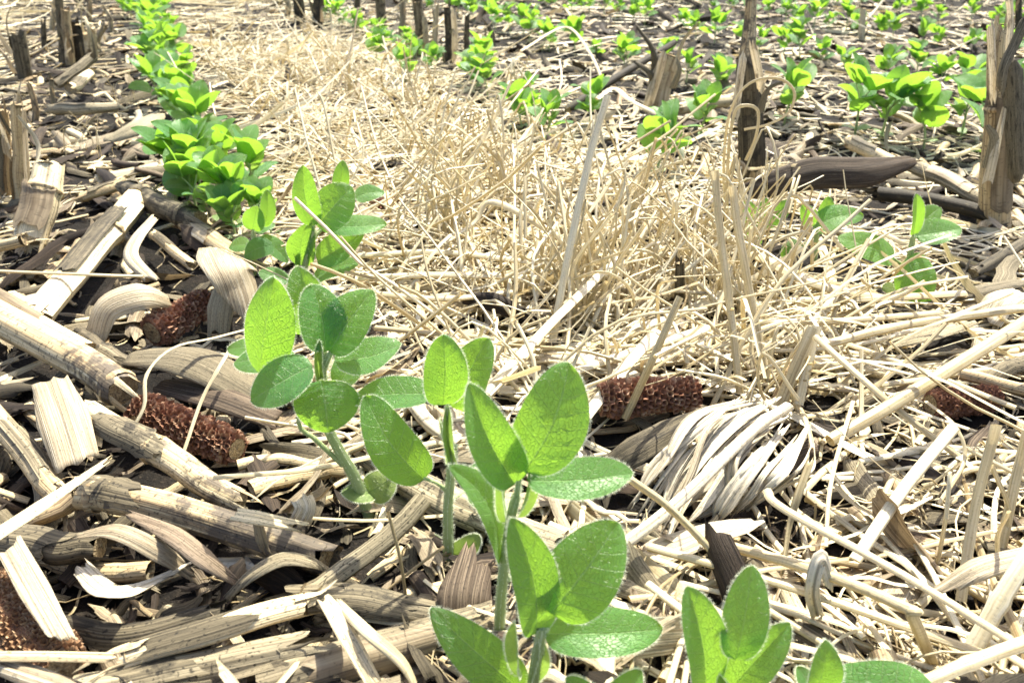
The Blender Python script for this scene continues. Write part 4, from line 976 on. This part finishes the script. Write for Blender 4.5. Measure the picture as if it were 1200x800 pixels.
# ------------------------------------------------------------------ straws measured one by one
def kinked(c, n, jit):
    p = spline(c, n); L = np.linalg.norm(c[-1] - c[0])
    w = np.cumsum(rng.normal(0, 1, (n, 3)), 0); w -= np.linspace(0, 1, n)[:, None] * w[-1]
    return p + w * jit * L / n
def straw(label, spec, w, tint=.65, flat=.6, group='long straws', cat='straw', name='straw', jit=.01, n=16, stain=-.1, prot=True):
    c = pts(spec); p = kinked(c, n, jit)
    s = np.linspace(0, 1, n); r = (px(1., c[0]) * (1 - s) + px(1., c[-1]) * s) * w * .5
    k = rng.uniform(.3, .7); r = r * (1 + .2 * np.exp(-((s - k) / .02) ** 2))
    o = mobj(name, tube(p, r, 8, flat, tint=tint, stain=stain, wob=.05), M['straw'])
    tagit(o, label, cat, group)
    return o
straw('wide flat bright straw slanting up at the picture middle', [(545, 487, .016), (620, 405, .03), (722, 302, .042)], 13, .9, .35)
straw('second flat straw lying close along the wide bright one', [(560, 478, .012), (630, 400, .022), (690, 320, .03)], 9, .6, .5)
straw('tall straw leaning up through the tangle to the right', [(648, 400, .012), (664, 310, 'q', .02), (690, 190, 'q', .05), (712, 112, 'q', .07)], 9, .95, .6)
straw('thick round straw slanting in from the right edge', [(972, 516, .028), (1090, 447, .042), (1240, 352, .055)], 16, .45, .85)
straw('long straw above the thick round one, reaching the right edge', [(966, 404, .03), (1060, 381, .036), (1230, 356, .04)], 12, .5, .8)
straw('straw crossing below the thick round one toward the right cob', [(955, 394, .05), (1040, 470, .036), (1128, 538, .012)], 10, .55, .6)
straw('straw lying under the thick round one, right of centre', [(990, 402, .02), (1070, 430, .022), (1190, 478, .016)], 9, .5, .6)
straw('bright flat straw upright slanting in the lower right', [(1118, 500, .044), (1060, 572, .028), (1002, 656, .012)], 15, .97, .35)
straw('very long thin straw running down to the right bottom', [(898, 575, .046), (920, 598, .044), (1060, 675, .034), (1215, 770, .026)], 11, .65, .7)
straw('straw at the tip of the long sideways leaf', [(736, 560, .05), (790, 600, .036), (855, 668, .016)], 11, .55, .8)
straw('long straw behind the bottom edge seedlings', [(760, 640, .018), (930, 688, .022), (1160, 768, .02)], 13, .6, .6)
straw('kinked straw bending down behind the bottom edge seedlings', [(820, 630, .02), (955, 668, .03), (1062, 712, .038), (1070, 722, .036), (1094, 778, .008)], 14, .55, .7, n=24)
straw('upright leaning straw in the lower right', [(1126, 704, .006), (1142, 600, 'q', .02), (1168, 498, 'q', .03)], 15, .75, .5)
straw('broad white straw at the right bottom corner', [(1225, 620, .05), (1180, 690, .034), (1136, 768, .014)], 20, .95, .4)
straw('upright tan straw at the right edge', [(1172, 652, .006), (1186, 580, 'q', .01), (1204, 505, 'q', .02)], 13, .6, .6)
straw('thick tan straw at the right bottom corner lying flat', [(1080, 800, .022), (1140, 775, .026), (1230, 742, .03)], 18, .6, .7)
straw('white forked straw standing above the shredded husk', [(936, 474, .012), (946, 430, 'q', .01), (958, 382, 'q', .02)], 12, .97, .35)
straw('tan forked straw standing above the shredded husk', [(912, 476, .012), (932, 430, 'q', .008), (952, 384, 'q', .018)], 14, .45, .5)
straw('long standing straw left of the forked pair', [(867, 460, .010), (856, 360, 'q', .02), (843, 262, 'q', .03), (838, 200, 'q', .035)], 9, .7, .6)
straw('second long standing straw between forked pair and the first', [(899, 444, .010), (880, 350, 'q', .02), (864, 264, 'q', .03), (858, 218, 'q', .035)], 10, .7, .6)
straw('thin straw crossing in front of the far red cob', [(733, 490, .014), (765, 420, .05), (797, 348, .078)], 9, .5, .6)
straw('pale flat straw left of the far red cob', [(686, 488, .02), (725, 438, .028), (770, 388, .036)], 15, .95, .35)
straw('pale straw lying level behind the far red cob', [(660, 440, .016), (720, 420, .022), (830, 384, .03)], 12, .8, .6)
straw('thin straw across the left edge stalks', [(-20, 317, .036), (80, 321, .034), (168, 324, .03)], 5, .6)
straw('fine dry grass blade arching over the near cob', [(312, 380, .036), (250, 396, .042), (202, 408, .046), (172, 438, .04), (168, 478, .03), (142, 522, .016)], 5, .7, .3, cat='grass blade', n=26)
straw('fine dry grass blade hanging right of the near cob', [(272, 405, .044), (256, 432, .04), (236, 470, .03), (215, 530, .016)], 5, .75, .3, cat='grass blade', n=22)
straw('straw passing behind the leaning seedling stem', [(250, 560, .028), (370, 548, .028), (510, 518, .024)], 8, .6)
straw('straw lying below the leaning seedling cotyledons', [(345, 606, .022), (430, 610, .024), (520, 604, .02)], 5, .5)
straw('dark thin stick lying before the leaning seedling', [(455, 690, .016), (490, 662, .022), (520, 640, .026)], 4, .1, .8, stain=.3)
straw('thin twig standing left of the central seedling', [(478, 720, .006), (470, 660, 'q', .004), (455, 600, 'q', .01)], 4, .2, .8, stain=.2)
straw('level straw right of the leaning seedling, upper', [(420, 326, .018), (520, 322, .022), (640, 326, .02)], 11, .75)
straw('level straw right of the leaning seedling, middle', [(440, 344, .016), (520, 350, .02), (600, 342, .02)], 10, .6)
straw('level greyish straw above the two front seedlings', [(440, 384, .012), (530, 392, .014), (640, 402, .012)], 9, .35, stain=.2)
straw('level straw behind the heart leafed seedling', [(420, 300, .02), (520, 296, .026), (660, 312, .024)], 10, .75)
straw('bent straw rising over the middle of the tangle', [(500, 300, .02), (555, 262, .035), (582, 238, .05), (690, 300, .03)], 8, .85, .45, n=24)
straw('broad straw lying below the half hidden seedling', [(884, 298, .03), (960, 334, .032), (1056, 354, .022)], 16, .65, .6)
straw('broad straw just under the second row seedling', [(925, 352, .024), (1020, 350, .026), (1130, 344, .02)], 12, .6, .6)
straw('level straw over the flat straws right of the tuft', [(880, 378, .024), (980, 376, .028), (1110, 366, .024)], 11, .55, .6)
straw('thin arched grass blade over the second row seedling', [(1040, 330, .02), (1072, 302, .05), (1104, 310, .05), (1140, 330, .02)], 4, .7, .4, cat='grass blade', n=24)
straw('curled dry grass loop beside the blackened stalk', [(850, 262, .012), (848, 190, 'q', -.01), (856, 130, 'q', -.02), (878, 98, 'q', -.02), (912, 92, 'q', -.02), (931, 108, 'q', -.02), (924, 132, 'q', -.02), (900, 146, 'q', -.02), (872, 152, 'q', -.02)], 3, .75, .25, cat='grass blade', n=44)
straw('bent dry grass blade before the blackened stalk', [(852, 270, .012), (853, 190, 'q', -.01), (860, 135, 'q', -.015), (872, 124, 'q', -.015), (888, 130, 'q', -.015), (886, 160, 'q', -.015), (874, 188, 'q', -.01)], 3.5, .7, .25, cat='grass blade', n=40)
straw('straw arching right above the tangle toward the stub', [(700, 116, .05), (720, 104, .058), (742, 120, .05), (792, 148, .03), (800, 190, .02)], 7, .75, .4, n=24)
straw('thin bent straw peaking above the tangle', [(610, 60, .05), (662, 32, .07), (690, 60, .055), (712, 108, .03)], 4, .7, .5, n=24)
straw('long thin straw curving across the lower right husk', [(1000, 470, .04), (975, 560, .03), (968, 640, .02)], 5, .6, .4, n=20, cat='grass blade')
straw('thin twisted grass blade at the right', [(1085, 470, .03), (1120, 500, .03), (1130, 540, .02), (1100, 590, .016)], 5, .55, .3, cat='grass blade', n=24)

# ------------------------------------------------------------------ dry grass and cereal tufts, upright in the straw
def tuft(label, base, n, h, spread, w=(.0012, .0026), lean=(0, 0), curl=.3):
    b = P(*base, 0); b[2] = ground_z(b[0], b[1])
    e = empty('straw_tuft', b); tagit(e, label, 'straw tuft', 'straw tufts')
    for i in range(n):
        az = rng.uniform(0, 6.28); k = rng.uniform(.1, 1) * spread; hh = h * rng.uniform(.45, 1.1)
        d = np.array([math.cos(az) * k + lean[0], math.sin(az) * k * .7 + lean[1], 1.])
        p0 = b + np.array([rng.normal(0, .012), rng.normal(0, .010), -.004])
        p1 = p0 + unit(d) * hh * .6 + rng.normal(0, .004, 3)
        p2 = p1 + unit(d + rng.normal(0, curl, 3)) * hh * .5
        c = [p0, p1, p2]
        if rng.random() < curl: c.append(p2 + np.array([rng.normal(0, .02), rng.normal(0, .02), -hh * rng.uniform(.2, .5)]))
        c = np.array(c); r = rng.uniform(*w) * .5
        mobj('straw_stem', tube(kinked(c, 12, .02), r, 5, rng.uniform(.35, .9), tint=rng.uniform(.5, 1.), stain=-.2), M['straw'], e)
    return e
tuft('dense upright straw tuft in the middle of the tangle', (690, 378), 34, .095, .55, curl=.5)
tuft('straw tuft just left of the dense middle one', (655, 352), 26, .09, .5, lean=(.2, 0), curl=.5)
tuft('tall straw tuft under the curly grass', (866, 372), 34, .10, .45, lean=(-.1, 0), curl=.5)
tuft('curly thin grass tuft left of the half hidden seedling', (850, 322), 34, .10, .5, (.0008, .002), curl=.8)
tuft('curly thin grass tuft around the half hidden seedling', (915, 335), 8, .05, .55, (.0008, .0016), curl=.9)
tuft('upright straw tuft left of the tangle middle', (525, 285), 28, .09, .35, curl=.4)
tuft('straw tuft behind the upright one left of the tangle', (590, 250), 24, .09, .5, curl=.5)
tuft('straw tuft rising behind the tangle', (540, 205), 16, .075, .4)
tuft('straw tuft behind the tall leaning straw', (735, 275), 24, .095, .55, curl=.5)
tuft('straw tuft between the dense middle one and the tall one', (780, 345), 28, .09, .6, curl=.6)
tuft('straw tuft deep in the straw strip', (470, 190), 14, .06, .5)
tuft('far straw tuft before the twin stubs', (500, 140), 16, .07, .4)
tuft('far straw tuft left of the twin stubs', (420, 120), 14, .06, .5)
tuft('straw tuft between twin stubs and leaning stub', (600, 120), 12, .06, .5)
tuft('wispy straw tuft at the right lower edge', (1175, 660), 10, .06, .3, lean=(.1, 0))
tuft('low straw tuft above the shredded husk', (905, 470), 12, .045, .5)
tuft('low straw tuft above the wide flat bright straw', (618, 345), 14, .05, .6)
tuft('thin dry grass tuft left of the crowded seedlings', (108, 190), 8, .05, .4, (.0006, .0012))
tuft('thin dry grass tuft before the left stub cluster', (140, 120), 8, .05, .4, (.0006, .0012))

# ------------------------------------------------------------------ loose litter, laid piece on piece
def zone(q, a):
    """share of straw, share of corn trash, crowding"""
    if q < SOYL - .05: return .75, .25
    if q < STUB_L - .05: return .7, .35
    if q < SOY0 - .02: return .12, .95
    if q < SOY0 + .06: return .55, .55
    if q < STUB_R - .06: return 1., (.45 if a < .3 else .15)
    if q < STUB_R + .05: return .7, .6
    if q < SOY2 + .1: return .22, .95
    return .2, .9
stuff_straw, stuff_trash, one_straw, one_trash, one_stalk = [], [], [], [], []
def sample_xy(n, umax=320, vmax=120):
    """even over the ground, thinned with distance, kept to what stands in or near view"""
    out = []
    while len(out) < n:
        d = .10 + rng.random() ** 1.75 * 3.6
        u = rng.uniform(-umax, 1200 + umax)
        y = d; 
        x = (u - 600) / FPX * (CP * d + SP * CAM_H) * 1.05
        out.append((x, y))
    return out
def seg_path(x, y, az, L, n, bend):
    t = np.linspace(-.5, .5, n)
    k = rng.normal(0, bend)
    dx = math.cos(az); dy = math.sin(az)
    off = k * (t * t - .1) * L
    if rng.random() < .22:
        t0 = rng.uniform(-.25, .25); off = off + np.maximum(t - t0, 0) * L * rng.normal(0, .6)
    return np.stack([x + dx * t * L - dy * off, y + dy * t * L + dx * off], 1)
def ok(xy, lim=.12):
    i, j = cells(xy); f = PROT[i, j].mean()
    return f <= lim or rng.random() < .06
def vis(x, y):
    u, v = pix(np.array([x, y, .01]));
    return -20 < u < 1220 and -10 < v < 815
N_TRASH0, N_TRASH, N_STRAW = 10000, 13000, 19000
def lay_trash(n, cap, small, lim):
    for x, y in sample_xy(n):
        q, a = qa((x, y)); s_, t_ = zone(q, a)
        if rng.random() > t_ + (.45 if small else 0): continue
        far = y > 1.1
        L = rng.uniform(.005, .026) if small else rng.choice([rng.uniform(.015, .04), rng.uniform(.035, .065)], p=[.75, .25])
        W = L * rng.uniform(.12, .45); W = min(W, .014)
        az = rng.uniform(0, 3.14)
        n_ = 4 if far else 7
        xy = seg_path(x, y, az, L, n_, .35)
        if not ok(xy, lim): continue
        z = settle(xy, .0022, cap, .15)
        p = np.column_stack([xy, z + np.convolve(rng.normal(0, .0016, n_ + 2), [.3, .4, .3], 'valid')])
        tilt = rng.normal(0, .22); p[:, 2] += np.linspace(-.5, .5, n_) * L * max(0., tilt) + max(0., tilt) * L * .5
        grey = rng.random() if SOY0 < q < STUB_R - .05 else rng.random() ** .62
        up = unit(np.array([rng.normal(0, .45), rng.normal(0, .45), 1]))
        kind = 'husk' if grey < .40 else ('grey_stalk' if grey < .70 else ('dark_leaf' if grey < .88 else 'stalk'))
        if kind == 'stalk' or rng.random() < .10:
            r = min(W, .010) * .5
            sh = tube(p, r, 5 if far else 8, .75, tint=rng.uniform(.3, .9), stain=rng.uniform(-.2, .3), wob=.06)
        else:
            sh = ribbon(p, W, up, rng.uniform(.2, 1.5), 2 if far else 4, rng.normal(0, .9), rng.uniform(.05, .8) * (.75 if q < SOY0 else 1.), rng.uniform(-.2, .25), .0003, .004)
        yield sh, kind, x, y, L, W
def lay_straw(n, cap, lim):
    for x, y in sample_xy(n):
        q, a = qa((x, y)); s_, t_ = zone(q, a)
        if y < .5: s_ = s_ * (.42 + .5 * max(0., (y - .3) / .2))
        if rng.random() > s_: continue
        far = y > 1.0
        fine = rng.random() < .4
        L = rng.uniform(.03, .12) if fine else rng.choice([rng.uniform(.03, .10), rng.uniform(.10, .26)])
        r = rng.uniform(.0004, .0009) if fine else rng.uniform(.0010, .0021)
        az = rng.normal(.1, .75) if rng.random() < .65 else rng.uniform(0, 3.14)
        n_ = 5 if far else 10
        xy = seg_path(x, y, az, L, n_, .6 if fine else .22)
        if not ok(xy, lim): continue
        if y < .24: cap_ = .016
        else: cap_ = cap
        z = settle(xy, r * 2, cap_, .35)
        p = np.column_stack([xy, z])
        if rng.random() < (.34 if .16 < q < .40 and   .25 < a < 1.3 else (.0 if y < .26 else .14)):                       # one end springs up from the pile
            f = np.clip(np.linspace(-.4, 1, n_), 0, 1) ** 1.5
            p[:, 2] += f * L * rng.uniform(.1, .5)
        elif fine: p[:, 2] += rng.uniform(0, .012) * np.sin(np.linspace(0, 3.14, n_))
        sh = tube(p, np.linspace(r, r * rng.uniform(.6, 1), n_), 4 if far else 6, rng.uniform(.35, .95), tint=(tt_ := float(np.clip(rng.normal(.66, .23), .0, 1.))), stain=rng.uniform(-.3, .12) if rng.random() < .85 else rng.uniform(.2, .6))
        if rng.random() < .22:                       # a flattened blade instead of a round stem
            sh = ribbon(p, r * rng.uniform(2.5, 5.5), unit(np.array([rng.normal(0, .5), rng.normal(0, .5), 1])), rng.uniform(.2, 1.), 2, rng.normal(0, 1.6), tt_, rng.uniform(-.3, .3), .0001, .002, (1, .4))
        yield sh, fine, x, y, L, r, tt_
def size_px(x, y, L, W):
    return L * W / (y * CP + SP * CAM_H) ** 2 if vis(x, y) else 0
trash = []
for it in lay_trash(N_TRASH0, .012, True, 1.1): trash.append(it)
for it in lay_trash(N_TRASH, .024, False, .15): trash.append(it)
straws = list(lay_straw(N_STRAW, .04, .15))
for x, y in sample_xy(9000):                     # broken bits and fibres between the larger pieces
    if qa((x, y))[0] < SOY0 - .01 and rng.random() < .65: continue
    L = rng.uniform(.008, .04); r = rng.uniform(.0002, .0008); n_ = 4 if y > .8 else 6
    xy = seg_path(x, y, rng.uniform(0, 3.14), L, n_, .9)
    z = settle(xy, r, .012, .5)
    straws.append((tube(np.column_stack([xy, z]), r, 3, .6, tint=rng.uniform(.0, .55), stain=rng.uniform(-.1, .7)), True, x, y, L, r, .3))
for _ in range(1150):                              # the springy tangle standing off the ground
    q, a = rng.uniform(.13, .405), .28 + rng.random() ** 1.3 * 1.5
    x, y = from_qa(q, a)
    L = rng.uniform(.04, .15); r = rng.uniform(.0005, .0018); az = rng.uniform(0, 6.28); el = rng.uniform(.05, .95)
    if PROT[cells(np.array([[x, y]]))][0]: continue
    z0 = top_of((x, y)) + .001
    d = np.array([math.cos(az) * math.cos(el), math.sin(az) * math.cos(el), math.sin(el)])
    p0 = np.array([x, y, z0]); p1 = p0 + d * L * .55; p2 = p1 + (d * rng.uniform(.5, 1.) + np.array([0, 0, -rng.uniform(.0, .7)]) + rng.normal(0, .2, 3)) * L * .55
    p2[2] = max(p2[2], z0)
    tt_ = rng.uniform(.45, 1.)
    straws.append((tube(kinked(np.array([p0, p1, p2]), 8, .02), np.linspace(r, r * .7, 8), 5, rng.uniform(.3, .9), tint=tt_, stain=-.2), True, x, y, L * .5, r, tt_))
# the largest in view are things of their own, the rest is litter nobody could count
def area_word(x, y):
    u, v = pix(np.array([x, y, .01]))
    q, a = qa((x, y))
    if q < SOY0 - .01: return 'left of the near seedling row, among stalks' if v > 250 else 'left of the near seedling row, before the far left stubs'
    if q < STUB_R - .02: 
        if v > 560: return 'in the loose straw at the lower right'
        if v > 300: return 'in the straw strip right of the near seedlings'
        return 'in the far straw strip behind the tangle'
    return 'in the trash beyond the standing stubble at upper right'
colour_word = {'husk': 'pale husk flake', 'grey_stalk': 'grey weathered leaf flake', 'dark_leaf': 'dark rotted leaf flake', 'stalk': 'tan stalk splinter'}
trash.sort(key=lambda t: -size_px(t[2], t[3], t[4], t[5]))
for sh, kind, x, y, L, W in trash[:280]:
    o = mobj({'husk': 'husk_flake', 'grey_stalk': 'leaf_flake', 'dark_leaf': 'leaf_flake', 'stalk': 'stalk_splinter'}[kind], sh, M[kind])
    tagit(o, 'small %s %s' % (colour_word[kind], area_word(x, y)), 'residue', 'small %ss %s' % (colour_word[kind], area_word(x, y)))
straws.sort(key=lambda t: -size_px(t[2], t[3], t[4], t[5]))
for sh, fine, x, y, L, r, tt_ in straws[:240]:
    o = mobj('loose_straw', sh, M['straw'])
    k_ = '%s %s' % ('whitish' if tt_ > .78 else ('pale tan' if tt_ > .5 else 'brownish'), 'short loose straw' if L < .09 else ('thick loose straw' if r > .00165 else 'slender loose straw'))
    tagit(o, '%s %s' % (k_, area_word(x, y)), 'straw', '%ss %s' % (k_, area_word(x, y)))
o = mobj('straw_litter', [t[0] for t in straws[240:]], M['straw'], origin=(0, 0, 0)); tagit(o, 'countless fine pale straws matted over the ground', None, None, 'stuff')
for kind, nm, lab in (('husk', 'husk_litter', 'small pale husk scraps strewn over the soil'), ('grey_stalk', 'grey_leaf_litter', 'small grey weathered corn leaf scraps strewn over the soil'), ('dark_leaf', 'dark_leaf_litter', 'dark rotted corn leaf scraps on the soil'), ('stalk', 'stalk_litter', 'small tan stalk splinters strewn over the soil')):
    o = mobj(nm, [t[0] for t in trash[280:] if t[1] == kind], M[kind], origin=(0, 0, 0)); tagit(o, lab, None, None, 'stuff')
